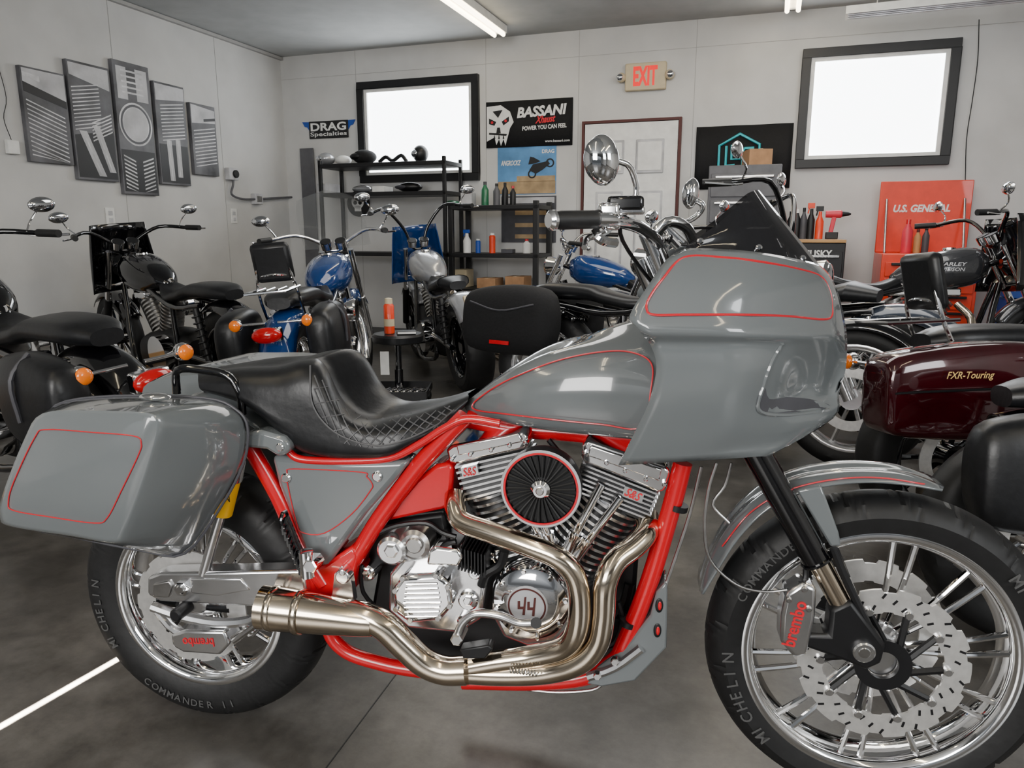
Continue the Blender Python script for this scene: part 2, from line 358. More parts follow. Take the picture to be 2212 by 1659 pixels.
# tank
def vr(v): return [v*.12,v*.72,v*.92,v,v,v]
rows=[S([(1008,866),(1100,806),(1190,768),(1290,716),(1370,690),(1440,680)],[0]*6),
 S([(1006,868),(1100,802),(1190,760),(1290,740),(1370,737),(1440,748)],vr(.085)),
 S([(1004,874),(1100,826),(1190,796),(1290,782),(1370,785),(1440,800)],vr(.135)),
 S([(1004,880),(1100,868),(1190,862),(1290,862),(1370,865),(1440,870)],vr(.155)),
 S([(1012,894),(1100,912),(1190,926),(1290,936),(1370,944),(1440,945)],vr(.14)),
 S([(1016,894),(1100,913),(1190,926),(1290,935),(1370,942),(1440,944)],vr(.06))]
gt=gridpx(rows,5); tank=pmesh(gt).build('fuel_tank','paint',bike,sm=60)
stripe(gt,[(1022,872),(1060,842),(1110,815),(1200,780),(1290,761),(1360,760),(1406,784),(1406,840),(1385,922),(1300,917),(1190,906),(1090,894),(1030,886)],tank,off=.010,r=.0016)
# fairing
Lq=[(1478,538,.17),(1440,562,.205),(1402,615,.24),(1360,682,.262),(1376,706,.27),(1388,722,.268),(1404,742,.25),(1418,792,.252),(1403,865,.25),(1368,940,.23),(1336,1004,.21)]
Rq=[(1766,571,.0),(1790,595,0),(1808,632,0),(1820,680,0),(1826,715,0),(1827,730,0),(1828,748,0),(1824,800,0),(1810,850,.0),(1798,903,.03),(1660,985,.165)]
rows=[]
for ri,(l,r) in enumerate(zip(Lq,Rq)):
    row=[]
    for s_ in [0,.05,.12,.22,.36,.55,.78,1]:
        f=math.sin(pi/2*min(1,s_/.7))**(.62 if ri<6 else .7)
        v=r[2]+(l[2]-r[2])*f
        if ri in(7,8) and .05<=s_<=.36: v-= (.040 if s_<.3 else .012)
        row.append((r[0]+(l[0]-r[0])*s_,r[1]+(l[1]-r[1])*s_+(-10*sin(pi*s_) if l[1]<545 else 0)+(12*sin(pi*s_) if ri==9 else 0),max(0,v)))
    rows.append(row)
gf=gridpx(rows,4)
fair=pmesh(gf).build('fairing','paint',bike,sm=60,solid=.004)
stripe(gf,[(1478,556),(1560,556),(1640,565),(1720,580),(1772,597),(1792,628),(1797,660),(1796,683),(1776,690),(1700,683),(1600,680),(1480,680),(1412,680),(1397,668),(1402,645),(1432,602)],fair,.0022,off=.004)
mb=MB(); pts=[(1636,884),(1640,850),(1652,835),(1662,862),(1700,858),(1750,862),(1790,874),(1786,884),(1730,892),(1680,893)]
q=cr(pts,3,True); mb.add([P(x,y,vfind(gf,x,y)+.005) for x,y in q],[tuple(range(len(q)))]); mb.build('air_vent','greyd',fair)
stripe(gf,[(1690,742),(1668,780),(1650,830),(1638,884),(1690,896),(1790,886)],fair,.004,False,'paint','vent_lip',off=.004)
# windshield
rows=[[(1768,569,0),(1725,515,0),(1680,460,0),(1640,411,0)],
 [(1720,566,.07),(1690,520,.065),(1655,465,.06),(1626,413,.04)],
 [(1640,550,.13),(1625,520,.12),(1605,480,.11),(1600,440,.09)],
 [(1550,542,.16),(1540,525,.155),(1540,505,.15),(1548,485,.13)],
 [(1479,538,.17),(1482,534,.17),(1486,530,.17),(1492,524,.165)]]
gw=gridpx(rows,4); ws=pmesh(gw).build('windshield','smoke',bike,sm=70)
for q in ((1513,521),(1640,535),(1735,558)):
    mb=MB(); mb.disc(P(q[0],q[1],vfind(gw,*q)+.008),.006,.01,.003,14); mb.build('screw','chrome',ws)
mb=MB(); c=P(1815,720,0); mb.ell((c.x-.05,0,c.z),(.03,.08,.05)); mb.build('headlight','glass',bike)
mb=MB(); c=P(1500,640,0); mb.box((c.x-.02,0,c.z),(.06,.28,.1)); mb.build('dash_panel','black',bike,bev=.01)
# fork
for s_ in(1,-1):
    q=P(1640,985,.10); p=P(1762,1208,.10); t=P(1560,845,.10); a=P(1768,1212,.10); b=P(1822,1312,.10)
    for o in (q,p,t,a,b): o.y*=s_
    mb=MB(); mb.cyl(t,p,.027,.027,24); mb.cyl(p,p+(p-q)*.02,.031,.031,24); ft=mb.build('fork_tube','blackp',bike)
    mb=MB(); mb.cyl(a,b,.0215,.0215,24); mb.build('fork_slider','exhaust',ft)
    m2=ppoly([(1795,1318),(1840,1298),(1880,1350),(1915,1395),(1905,1435),(1870,1450),(1830,1432),(1740,1400),(1730,1370),(1790,1372)],.075,.125)
    if s_<0: m2.v=[(x,-y,z) for x,y,z in m2.v]
    m2.build('fork_foot','black',bike,bev=.008)
mb=MB(); mb.disc(P(1868,1412,.135),.021,.02,.003,28); ax=mb.build('front_axle_cap','alu',bike); mb=MB(); mb.disc(P(1868,1412,.1365),.013,.01,.003,24); mb.build('axle_end','chrome',ax)
cal=ppoly([(1698,1283),(1735,1258),(1765,1272),(1762,1335),(1744,1418),(1715,1422),(1685,1388),(1688,1330)],.075,.13).build('front_brake_caliper','alu',bike,bev=.008)
txt('brembo',.098,.026,'pin',cal,P(1716,1348,.1315),rot=rad(80),bold=.02)
for q in ((1705,1298),(1738,1275),(1748,1318)):
    mb=MB(); mb.disc(P(q[0],q[1],.135),.006,.008,.002,8); mb.build('caliper_bolt','steel',cal)
mb=MB(); mb.tube(PL([(1740,1275),(1745,1210),(1780,1180)],.1),.006,8,k=3); mb.tube(PL([(1800,1185),(1822,1240),(1860,1320),(1890,1380)],.115),.008,8,k=3); mb.build('fender_stay','black',bike)
mb=MB(); mb.tube(PL([(1548,1000),(1530,1060),(1522,1140),(1535,1210),(1590,1262),(1650,1278),(1700,1274)],.12),.003,8,k=5); mb.tube(PL([(1580,1000),(1565,1050),(1540,1090),(1575,1130)],.05),.003,8,k=4); mb.build('brake_hose','steel',bike)
rows=[[(1512,1272,0),(1532,1200,0),(1578,1125,0),(1640,1067,0),(1720,1031,0),(1800,1017,0),(1880,1014,0),(1960,1022,0),(2036,1050,0)],
 [(1512,1276,.03),(1536,1208,.03),(1582,1133,.03),(1645,1072,.03),(1724,1035,.03),(1802,1020,.03),(1882,1017,.03),(1962,1026,.03),(2038,1053,.03)],
 [(1518,1284,.062),(1550,1232,.065),(1596,1162,.068),(1660,1100,.07),(1738,1062,.07),(1812,1046,.07),(1888,1042,.07),(1962,1048,.065),(2036,1060,.055)]]
gff=gridpx(rows,4); ff=pmesh(gff).build('front_fender','paint',bike,sm=60,solid=.004)
stripe(gff,[(1560,1180),(1620,1108),(1700,1060),(1800,1036),(1900,1032),(2010,1048)],ff,.0016,False,off=.010)
ppoly([(1722,1060),(1775,1050),(1790,1090),(1812,1150),(1818,1180),(1795,1182),(1770,1140)],.075,.085).build('fender_bracket','paint',bike,bev=.004)
# engine
ppoly([(835,1120),(960,1095),(1010,1000),(1160,1180),(1330,1010),(1390,1060),(1370,1330),(1340,1400),(1250,1450),(960,1440),(800,1320)],-.1,.03).build('engine_block','black',bike,bev=.01)
def cyli(b,h,r,nf,v,nm):
    a=P(b[0],b[1],v); c=P(h[0],h[1],v); L=(c-a).length; prof=[]
    for i in range(nf):
        t0=L*i/nf; t1=L*(i+.42)/nf; prof+=[(t0,r*.7),(t0+.0006,r),(t1,r),(t1+.0006,r*.7)]
    o=MB().lathe(a,c-a,prof,36).build(nm,'alu',bike,sm=30)
    MB().lathe(a,c-a,[(0,r*.84),(L*.99,r*.84)],28).build('cylinder_gap_shade','black',o)  # black core put in so the gaps between fins read as shade
cyli((1130,1200),(1068,1040),.072,12,.03,'rear_cylinder')
cyli((1215,1215),(1325,1060),.080,13,.03,'front_cylinder')
def head(poly):
    o=ppoly(poly[0],-.04,.105).build('rocker_cover','chrome',bike,bev=.008)
    m=MB(); (ax,ay),(bx,by),(cx_,cy_),(dx,dy)=poly[1]
    l=lambda a,b,t:(a[0]+(b[0]-a[0])*t,a[1]+(b[1]-a[1])*t)
    for i in range(7):
        t0=i/7; t1=(i+.42)/7
        m.prism(PL([l((ax,ay),(dx,dy),t0),l((bx,by),(cx_,cy_),t0),l((bx,by),(cx_,cy_),t1),l((ax,ay),(dx,dy),t1)],.1),(0,.14,0))
    hd=m.build('cylinder_head','alu',bike)
    MB().prism(PL([l((ax,ay),(bx,by),.04),l((ax,ay),(bx,by),.96),l((dx,dy),(cx_,cy_),.96),l((dx,dy),(cx_,cy_),.04)],.090),(0,.12,0)).build('head_gap_shade','black',hd)  # black filler colours the head fin gaps as shade
    return o
h1=head(([(962,972),(975,962),(1128,933),(1140,940),(1143,964),(1130,972),(985,1004),(970,1000)],[(982,1008),(1130,975),(1150,1050),(1005,1090)]))
h2=head(([(1258,962),(1268,950),(1440,1008),(1448,1022),(1436,1060),(1424,1066),(1262,1000),(1254,990)],[(1256,1000),(1425,1068),(1400,1130),(1235,1065)]))
ppoly([(985,962),(1120,936),(1130,955),(990,985)],.1,.112).build('rocker_lid','chrome',h1,bev=.003)
ppoly([(1275,962),(1430,1014),(1424,1040),(1268,985)],.1,.112).build('rocker_lid','chrome',h2,bev=.003)
for hd,qs in ((h1,[(975,985),(1015,975),(1060,965),(1100,955),(1135,950)]),(h2,[(1265,975),(1310,993),(1350,1010),(1395,1028),(1435,1040)])):
    for q in qs: mb=MB(); mb.disc(P(q[0],q[1]+8,.118),.005,.02,.002,8); mb.build('cover_bolt','chrome',hd)
ppoly([(995,1012),(1030,1003),(1034,1024),(1000,1034)],.1,.110).build('badge_plate','alu',h1); ppoly([(1350,1050),(1392,1066),(1386,1088),(1344,1072)],.1,.110).build('badge_plate','alu',h2)
txt('S&S',.03,.018,'pin',h1,P(1014,1019,.1115),rot=.2,shear=.3); txt('S&S',.034,.018,'pin',h2,P(1368,1069,.1115),rot=-.38,shear=.3)
for a,b in (((1222,1195),(1300,1045)),((1243,1205),(1340,1075)),((1195,1190),(1150,1060)),((1178,1190),(1120,1060))):
    mb=MB(); mb.cyl(P(*a,.115),P(*b,.115),.009,.009); A=P(*a,.115); B=P(*b,.115); mb.cyl(A,A+(B-A)*.25,.013,.013); mb.cyl(A+(B-A)*.25,A+(B-A)*.3,.015,.015)
    mb.build('pushrod_tube','chrome',bike)
# air cleaner
ac=P(1168,1057,.2)
mb=MB(); mb.ylathe(ac,[(.050,.05),(.074,.05),(.078,.03),(.076,.004),(.068,0)],60); mb.ylathe(ac,[(.0,.006),(.072,.006)],60); acl=mb.build('air_cleaner','black',bike)
mb=MB(); mb.tube([(ac.x+.071*cos(2*pi*i/60),ac.y-.001,ac.z+.071*sin(2*pi*i/60)) for i in range(60)],.0022,6,closed=True); mb.build('filter_ring','pin',acl)
mb=MB(); mb.tube([(ac.x+.0755*cos(2*pi*i/60),ac.y,ac.z+.0755*sin(2*pi*i/60)) for i in range(60)],.003,6,closed=True); mb.build('filter_rim','greyl',acl)
for k in range(30):
    mb=MB(); a=2*pi*k/30; mb.tube([(ac.x+r*cos(a+.9*(r-.02)),ac.y+.001,ac.z+r*sin(a+.9*(r-.02))) for r in(.02,.035,.052,.067)],[.0016,.0036],6); mb.build('filter_pleat','rubber',acl)
mb=MB(); mb.disc((ac.x,ac.y-.012,ac.z),.019,.02,.006,28); kn=mb.build('filter_cap','chrome',acl); mb=MB(); mb.disc((ac.x,ac.y-.016,ac.z),.008,.006,.002,18); mb.build('cap_nut','steel',acl)
mb=MB(); mb.cyl(P(1168,1057,.05),P(1168,1057,.16),.05,.06); mb.build('carburetor','steel',bike)
# lower engine covers
cc=P(1145,1310,.16)
ppoly([(1062,1260),(1090,1235),(1150,1222),(1210,1240),(1240,1290),(1235,1350),(1200,1392),(1140,1400),(1085,1380),(1060,1330)],.03,.13).build('crankcase','alu',bike,bev=.012)
mb=MB(); mb.ylathe(cc,[(0,0),(.05,0),(.062,.006),(.078,.01),(.086,.03),(.086,.06)],48); cam=mb.build('cam_cover','chrome',bike)
mb=MB(); mb.disc((cc.x-.006,cc.y-.004,cc.z+.002),.043,.01,.002,40); bd_=mb.build('timing_badge','greyl',cam)
mb=MB()
mb.tube([(cc.x-.006+.038*cos(2*pi*i/40),cc.y-.005,cc.z+.002+.038*sin(2*pi*i/40)) for i in range(40)],.0018,6,closed=True)
for dx in(-.010,.010):
    ox=cc.x-.006+dx; oz=cc.z+.002; y_=cc.y-.0055
    mb.prism([(ox-.009,y_,oz+.010),(ox-.004,y_,oz+.011),(ox-.004,y_,oz-.002),(ox+.003,y_,oz-.001),(ox+.005,y_,oz+.020),(ox+.009,y_,oz+.021),(ox+.006,y_,oz-.020),(ox+.001,y_,oz-.020),(ox+.002,y_,oz-.007),(ox-.009,y_,oz-.008)],(0,.001,0))
mb.build('badge_emblem','brown',bd_)
for k in range(8):
    mb=MB(); a=2*pi*k/8+.2; mb.disc((cc.x+.074*cos(a),cc.y+.002,cc.z+.074*sin(a)),.005,.02,.001,8); mb.build('cover_bolt','chrome',cam)
tcv=ppoly([(868,1246),(945,1240),(972,1262),(978,1310),(950,1342),(885,1350),(850,1325),(846,1275)],.06,.165).build('transmission_cover','chrome',bike,bev=.01)
mb=MB()
for i in range(8):
    y=1262+i*10; mb.tube(PL([(872+abs(i-4)*1.5,y),(952-abs(i-4)*2,y-1)],.166),.0028,8)
mb.build('cover_ribs','chrome',tcv)
for q in ((868,1252),(940,1246),(966,1270),(970,1312),(945,1338),(885,1342),(854,1318),(852,1278)): mb=MB(); mb.disc(P(q[0],q[1],.172),.006,.012,.001,8); mb.build('cover_bolt','steel',tcv)
ppoly([(840,1240),(870,1205),(960,1195),(1030,1215),(1050,1260),(1040,1340),(990,1370),(880,1360),(835,1320)],.0,.12).build('transmission_case','alu',bike,bev=.01)
ppoly([(925,1190),(940,1182),(990,1188),(1000,1205),(990,1225),(920,1222)],.05,.16).build('transmission_top_cover','chrome',bike,bev=.006)
mb=MB(); mb.disc(P(843,1193,.15),.032,.08,.006); mb.disc(P(843,1193,.158),.016,.02,.004,6); mb.build('starter_motor','alu',bike,sm=30)
mb=MB(); mb.disc(P(893,1180,.13),.034,.06,.008); mb.disc(P(893,1180,.14),.018,.02,.003); mb.build('starter_cover','steel',bike)
for q in ((1010,1300,.13,.022),(1025,1240,.13,.015),(1000,1345,.14,.014),(1060,1215,.11,.02),(790,1240,.1,.02)):
    mb=MB(); mb.disc(P(q[0],q[1],q[2]),q[3],.05,.004,20); mb.disc(P(q[0],q[1],q[2]+.006),q[3]*.5,.01,.002,6); mb.build('engine_plug','chrome',bike)
mb=MB()
for k in range(9): mb.box(P(1000+k*7,1190+k*2,.11),(.003,.08,.05))
mb.build('regulator_fins','black',bike)
for i,(pts,v,r) in enumerate((([(820,1150),(860,1135),(920,1130),(955,1150),(985,1160)],.11,.006),([(800,1190),(790,1150),(830,1120)],.08,.004),([(960,1160),(1000,1215),(1010,1260)],.1,.007),([(1040,1265),(1050,1240),(1080,1220),(1090,1190)],.14,.010),([(780,1220),(785,1280),(830,1330),(850,1360)],.1,.005),([(1335,1300),(1345,1340),(1330,1385),(1300,1400)],.08,.007),([(1185,950),(1210,980),(1235,1010)],.06,.006),([(1330,1330),(1350,1300),(1360,1260)],.03,.012))):
    mb=MB(); mb.tube(PL(pts,v),r,8,k=4); mb.build('oil_hose','black',bike)
ppoly([(795,1130),(960,1108),(975,1180),(900,1215),(800,1230),(780,1180)],-.05,.05).build('gearbox_rear','black',bike,bev=.01)
# exhaust
mb=MB(); mb.tube(PL([(983,1070,.1),(984,1100,.13),(1000,1128,.15),(1060,1150,.17),(1140,1178,.19),(1205,1205,.2),(1242,1245,.2),(1252,1310,.2),(1243,1370,.2),(1215,1402,.19),(1150,1418,.18),(1080,1428,.18),(1000,1442,.18)],.2),.0225,20,k=6); e1=mb.build('exhaust_header','exhaust',bike)
mb=MB(); mb.tube(PL([(1398,1115,.06),(1396,1150,.11),(1370,1180,.14),(1330,1212,.17),(1308,1260,.19),(1303,1330,.19),(1290,1390,.19),(1250,1432,.19),(1180,1452,.18),(1080,1456,.18),(970,1450,.18)],.2),.0235,20,k=6); mb.build('exhaust_header','exhaust',bike)
mb=MB(); mb.tube(PL([(1010,1448),(960,1448),(915,1430),(870,1390),(830,1352),(790,1332),(750,1325)],.19),.030,24,k=5); mb.build('exhaust_collector','exhaust',bike)
mb=MB(); a=P(808,1342,.19); b=P(566,1311,.2); n=b-a; L=n.length
mb.lathe(a,n,[(0,.031),(.02,.034),(L*.55,.043),(L*.8,.046),(L,.047),(L,.042),(L*.7,.038)],32); mb.build('muffler','exhaust',bike,sm=50)
for t in(.62,.86): mb=MB(); mb.lathe(a+n*t,n,[(0,.047),(.003,.0485),(.012,.0485),(.015,.047)],32); mb.build('muffler_band','exhaust',bike)
c0=P(1100,1447,.215); c1=P(1160,1455,.215); mb=MB()
mb.tube([c0+(c1-c0)*(i/70)+V((0,.005*cos(i*.8),.005*sin(i*.8))) for i in range(71)],.0015,5); mb.build('exhaust_spring','steel',e1)
# pedal, peg
mb=MB(); mb.tube(PL([(985,1385),(1000,1345),(1030,1325),(1080,1330),(1120,1345),(1158,1345)],.22),.009,10,k=5); mb.build('brake_pedal','alu',bike)
mb=MB(); mb.cyl(P(1158,1346,.2),P(1158,1346,.25),.011); mb.build('pedal_pad','black',bike)
mb=MB(); mb.disc(P(985,1385,.235),.013,.05,.003,6); mb.build('pedal_pivot','steel',bike)
mb=MB(); mb.prism(PL([(992,1404),(1055,1394),(1064,1404),(1048,1424),(1000,1424)],.215),(0,.03,0)); mb.build('foot_peg','black',bike,bev=.003)
# chin spoiler
ppoly([(1438,1258),(1442,1275),(1440,1400),(1372,1472),(1300,1485),(1265,1478),(1290,1445),(1350,1400),(1405,1330),(1418,1280)],.04,.11).build('chin_spoiler','paint',bike,bev=.005)
for q in ((1424,1308),(1420,1362)):
    mb=MB(); c=P(q[0],q[1],.1115); mb.ell(c,(.008,.002,.016)); sh_=mb.build('spoiler_hole','black',bike); mb=MB(); mb.ell(c+V((.001,-.001,0)),(.004,.002,.010)); mb.build('hole_insert','red',sh_)
mb=MB(); mb.tube(PL([(1270,1462),(1330,1440),(1385,1400)],.118),.010,8,k=3); sb=mb.build('spoiler_bracket','alu',bike)
for q in ((1290,1463),(1328,1432)): mb=MB(); mb.disc(P(q[0],q[1],.135),.009,.012,.002,6); mb.build('bracket_bolt','chrome',sb)
for pts,v in (([(1065,1478),(1130,1488),(1200,1495),(1280,1490),(1310,1470)],.1),([(1515,1008),(1490,1110),(1450,1230),(1415,1330)],.1)): mb=MB(); mb.tube(PL(pts,v),.0035,8,k=4); mb.build('cable','steel',bike)
for q in ((1465,1088),(1360,1338)):
    mb=MB(); c=P(q[0],q[1],.09); d=(P(1405,1250,.09)-P(1452,1090,.09)).normalized(); mb.lathe(c,d,[(0,.0215),(.012,.0215)],20); mb.build('cable_clamp','black',bike)
# handlebar controls
X=P
mb=MB(); mb.tube([X(1290,474,.36),X(1330,476,.33),X(1380,490,.24),X(1420,520,.12),X(1430,530,.0)],.0115,12,k=4); hb=mb.build('handlebar','chrome',bike)
mb=MB(); a=X(1200,476,.40); b=X(1292,474,.35); mb.lathe(a,b-a,[(0,.0130),(.01,.0145),((b-a).length*.95,.0142),((b-a).length,.0155)],24); gr=mb.build('grip','rubber',hb)
mb=MB(); mb.lathe(a,a-b,[(0,.013),(.003,.016),(.008,.016),(.013,.011)],24); mb.build('grip_end','chrome',hb)
mb=MB(); mb.box(X(1316,458,.32),(.035,.04,.03)); mb.box(X(1320,480,.32),(.032,.036,.026)); mb.build('switch_housing','chrome',hb,bev=.007)
mb=MB(); mb.box(X(1352,440,.31),(.058,.04,.024)); mb.build('master_cylinder','blackp',hb,bev=.006); mb=MB(); mb.box(X(1352,455,.31),(.06,.036,.014)); mb.build('reservoir_base','chrome',hb,bev=.004)
mb=MB(); mb.tube([X(1345,462,.3),X(1310,500,.33),X(1270,515,.37),X(1262,535,.40)],[.006,.0045],8,k=4); mb.tube([X(1285,500,.35),X(1298,518,.36),X(1330,525,.34)],.008,8,k=4); mb.build('brake_lever','chrome',hb)
mb=MB(); mb.tube([X(1372,432,.31),X(1374,400,.31),X(1360,360,.32),X(1335,348,.33)],.005,10,k=4); mb.build('mirror_stem','chrome',hb)
def mirror(px,py,v,rx,rz,tilt,par):
    c=X(px,py,v); m=Matrix.Rotation(tilt,3,'Y'); mb=MB(); mb.ell(c,(rx,.026,rz),24,16,m); o=mb.build('mirror','chrome',bike)
    mb=MB(); mb.ell(c+V((-.006,-.009,0)),(rx*.85,.02,rz*.85),24,12,m); mb.build('mirror_glass','glass',o)
mirror(1301,346,.34,.0265,.039,-.1,bike)
mb=MB(); mb.tube([X(1440,500,-.2),X(1500,470,-.3),X(1518,445,-.3),X(1500,430,-.3)],.007,10,k=4); mb.build('mirror_stem','chrome',hb)
mirror(1493,418,-.3,.018,.036,.1,bike)
for x0,y0,x1,y1,v in ((1400,500,1440,600,.05),(1440,490,1475,525,.02),(1385,560,1420,640,.05)): mb=MB(); mb.cyl(X(x0,y0,v),X(x1,y1,v),.02,.02,16); mb.build('riser','chrome',bike)
mb=MB(); mb.tube([X(1405,520,.1),X(1440,480,.1),X(1480,490,.08),X(1500,530,.05)],.011,10,k=4); mb.build('gauge_bracket','chrome',bike)
mb=MB(); mb.tube([X(1340,465,.3),X(1345,520,.28),X(1400,600,.15),X(1440,640,.1)],.0035,8,k=4); mb.build('brake_line','black',hb)
# ---------------- room
AL=rad(19.2); CO=V((-2.61,8.9,0)); bd=V((cos(AL),-sin(AL),0)); yd=V((sin(AL),cos(AL),0)); CH=3.14
def room(s,y,z): return CO+bd*s+yd*y+V((0,0,z))
def RB(px,py,d=0):
    w=hit(px,py,CO-yd*d,yd)-CO; return w.dot(bd),w.z
def RLw(px,py):
    w=hit(px,py,CO,bd)-CO; return w.dot(yd),w.z
def struct(mb,name,mat,parent=None,**k):
    o=mb.build(name,mat,parent,**k); 
    if not parent: o['kind']='structure'; o.location=CO; o.rotation_euler=(0,0,-AL)
    return o
struct(MB().box((5,-7,-.1),(10.2,14.6,.2)),'floor','floor')
struct(MB().box((5,-7,CH+.1),(10.2,14.6,.2)),'ceiling','ceil')
struct(MB().box((-.1,-7,CH/2),(.2,14.6,CH)),'wall_left','wall')
struct(MB().box((5,.1,CH/2),(10.2,.2,CH)),'wall_back','wall')
struct(MB().box((10.1,-7,CH/2),(.2,14.6,CH)),'wall_right','wall')
struct(MB().box((.01,-3.5,.05),(.02,7,.09)),'baseboard_left','pine')
mb=MB()
for px in (770,1050,1250,1500): 
    s,_=RB(px,200); mb.box((s,-.001,CH/2),(.004,.003,CH))
s0,z0=RB(900,150); mb.box((5,-.001,z0+.0),(10,.003,.004)); struct(mb,'trim_1','joint')
mb=MB()
for px in (470,250): 
    y,_=RLw(px,200); mb.box((.001,y,CH/2),(.003,.004,CH))
mb.box((.02,-3.5,CH-.02),(.04,7,.03)); struct(mb,'trim_2','joint')
mb=MB(); a=ground(862,1448); b=ground(700,1665); d=(b-a); mb.tube([a-d*.0,a+d*3],.002,4); j=mb.build('trim_3','black'); j['kind']='structure'
for i,(x0,x1,yt,yb) in enumerate(((775,1036,172,393),(1735,2075,105,360))):
    (a,zt)=RB(x0,yt+(4 if i else 8)); (b,_)=RB(x1,yt); _,zb=RB((x0+x1)/2,yb); w=MB(); cxm=(a+b)/2; W=b-a; HH=zt-zb; t=.075
    for c,dm in (((cxm,-.03,zt-t/2),(W,.06,t)),((cxm,-.03,zb+t/2),(W,.06,t)),((a+t/2,-.03,(zt+zb)/2),(t,.06,HH-2*t)),((b-t/2,-.03,(zt+zb)/2),(t,.06,HH-2*t))): w.box(c,dm)
    o=struct(w,'window_%d'%(i+1),'black',bev=.004)
    w=MB(); t2=.035; W2=W-2*t; H2=HH-2*t; zc=(zt+zb)/2
    for c,dm in (((cxm,-.022,zc+H2/2-t2/2),(W2,.03,t2)),((cxm,-.022,zc-H2/2+t2/2),(W2,.03,t2)),((cxm-W2/2+t2/2,-.022,zc),(t2,.03,H2-2*t2)),((cxm+W2/2-t2/2,-.022,zc),(t2,.03,H2-2*t2))): w.box(c,dm)
    struct(w,'window_sash','white',o); struct(MB().box((cxm,-.008,zc),(W2-2*t2,.01,H2-2*t2)),'window_pane','pane',o)
# door
(a,zt)=RB(1260,264); (b,_)=RB(1474,258); W=b-a; cxm=(a+b)/2
o=struct(MB().box((cxm,-.02,zt/2-.01),(W-.06,.04,zt-.04)),'door_1','white')
mb=MB(); mb.box((a+.012,-.025,zt/2),(.025,.05,zt)); mb.box((b-.012,-.025,zt/2),(.025,.05,zt)); mb.box((cxm,-.025,zt-.012),(W-.05,.05,.025)); struct(mb,'door_frame','brown',o)
for sx in(-1,1):
    for z,h in ((zt-.35,.32),(zt-1.05,.75),(.5,.6)):
        pn=struct(MB().box((cxm+sx*W*.2,-.046,z),(W*.28,.018,h)),'door_panel','greyl',o,bev=.008); struct(MB().box((cxm+sx*W*.2,-.056,z),(W*.24,.012,h-.05)),'panel_field','white',pn,bev=.006)
mb=MB(); mb.ell((a+.1,-.08,zt*.46),(.03,.03,.03)); struct(mb,'door_knob','alu',o)
RZB=-AL; RZL=pi/2-AL
def wt(name,label,cat,px,py,d=0,group=None,z=None):
    s,zz=RB(px,py,d); 
    if z is not None: zz=z
    o=thing(name,label,cat,room(s,-d,zz),RZB,group); dep=(room(s,-d,zz)-O).dot(fw); mz=dep/F; return o,mz/(cos(AL)+(px-1106)/F*sin(AL)),mz
o,mx_,mz=wt('exit_sign','lit emergency exit sign with red letters above the white door','sign',1396,167)
MB().box((0,-.03,0),(88*mx_,.06,56*mz)).build('sign_body','offwhite',o,bev=.01)
txt('EXIT',52*mx_,40*mz,'exitred',o,(0,-.062,.003),bold=.04)
for sx in(-1,1):
    mb=MB(); mb.ell((sx*52*mx_,-.06,0),(.045,.04,.045)); lp=mb.build('emergency_lamp','offwhite',o); mb=MB(); mb.ell((sx*54*mx_,-.085,0),(.034,.025,.034)); mb.build('lamp_lens','glass',lp)
o,mx_,mz=wt('wing_sign','small blue and black winged wall sign left of the first window','sign',711,278)
mb=MB()
for sx in(-1,1):
    mb.prism([V((sx*x*mx_,-.01,z*mz)) for x,z in ((14,14),(57,16),(52,6),(46,4),(42,-3),(36,-5),(32,-12),(14,-12))],(0,.01,0))
mb.build('wings','blue',o)
MB().box((0,-.012,-2*mz),(84*mx_,.01,36*mz)).build('name_plate','black',o,bev=.004)
txt('DRAG',76*mx_,17*mz,'white',o,(0,-.0185,4*mz),bold=.03); txt('Specialties',78*mx_,11*mz,'white',o,(0,-.0185,-12*mz))
# banner
o,mx_,mz=wt('banner','black banner with a white skull and slogan above the posters','banner',1143,267)
mb=MB(); n=16; mb.grid([[(x/n*186*mx_,-.015+.006*sin(x*.9),zz*48*mz) for x in range(-n//2,n//2+1)] for zz in(-1,0,1)]); mb.build('cloth','cloth',o,solid=.002)
txt('BASSANI',106*mx_,22*mz,'white',o,(28*mx_,-.026,24*mz),shear=.2,rot=.03,bold=.04); txt('Xhaust',44*mx_,15*mz,'pin',o,(36*mx_,-.028,7*mz),shear=.5,rot=.05,bold=.03)
txt('POWER YOU CAN FEEL',94*mx_,9*mz,'white',o,(34*mx_,-.026,-9*mz),rot=.03,bold=.03); txt('www.bassani.com',52*mx_,5*mz,'white',o,(62*mx_,-.026,-38*mz))
mb=MB(); mb.prism([V((x*mx_,-.027,z*mz)) for x,z in ((-91,38),(-60,40),(-40,26),(-32,4),(-40,-8),(-46,-30),(-50,-44),(-54,-30),(-60,-44),(-64,-30),(-70,-42),(-74,-26),(-91,-34))],(0,.004,0)); sk=mb.build('skull_emblem','white',o)
mb=MB()
for xs in ([(-86,14),(-70,6),(-74,-2),(-86,2)],[(-58,6),(-42,16),(-42,6),(-54,-2)],[(-68,-6),(-62,-6),(-60,-18),(-70,-18)],[(-78,28),(-56,30),(-66,14)],[(-86,-16),(-46,-20),(-48,-24),(-86,-20)],[(-66,-30),(-62,-30),(-64,-20)],[(-76,-28),(-72,-30),(-74,-20)],[(-56,-30),(-52,-30),(-54,-20)]): mb.prism([V((x*mx_,-.03,z*mz)) for x,z in xs],(0,.003,0))
mb.build('skull_hollows','black',sk)
mb=MB(); mb.disc((-79*mx_,-.033,5*mz),.014,.002,.001,12); mb.disc((-49*mx_,-.033,7*mz),.014,.002,.001,12); mb.build('skull_eyes','pin',sk)
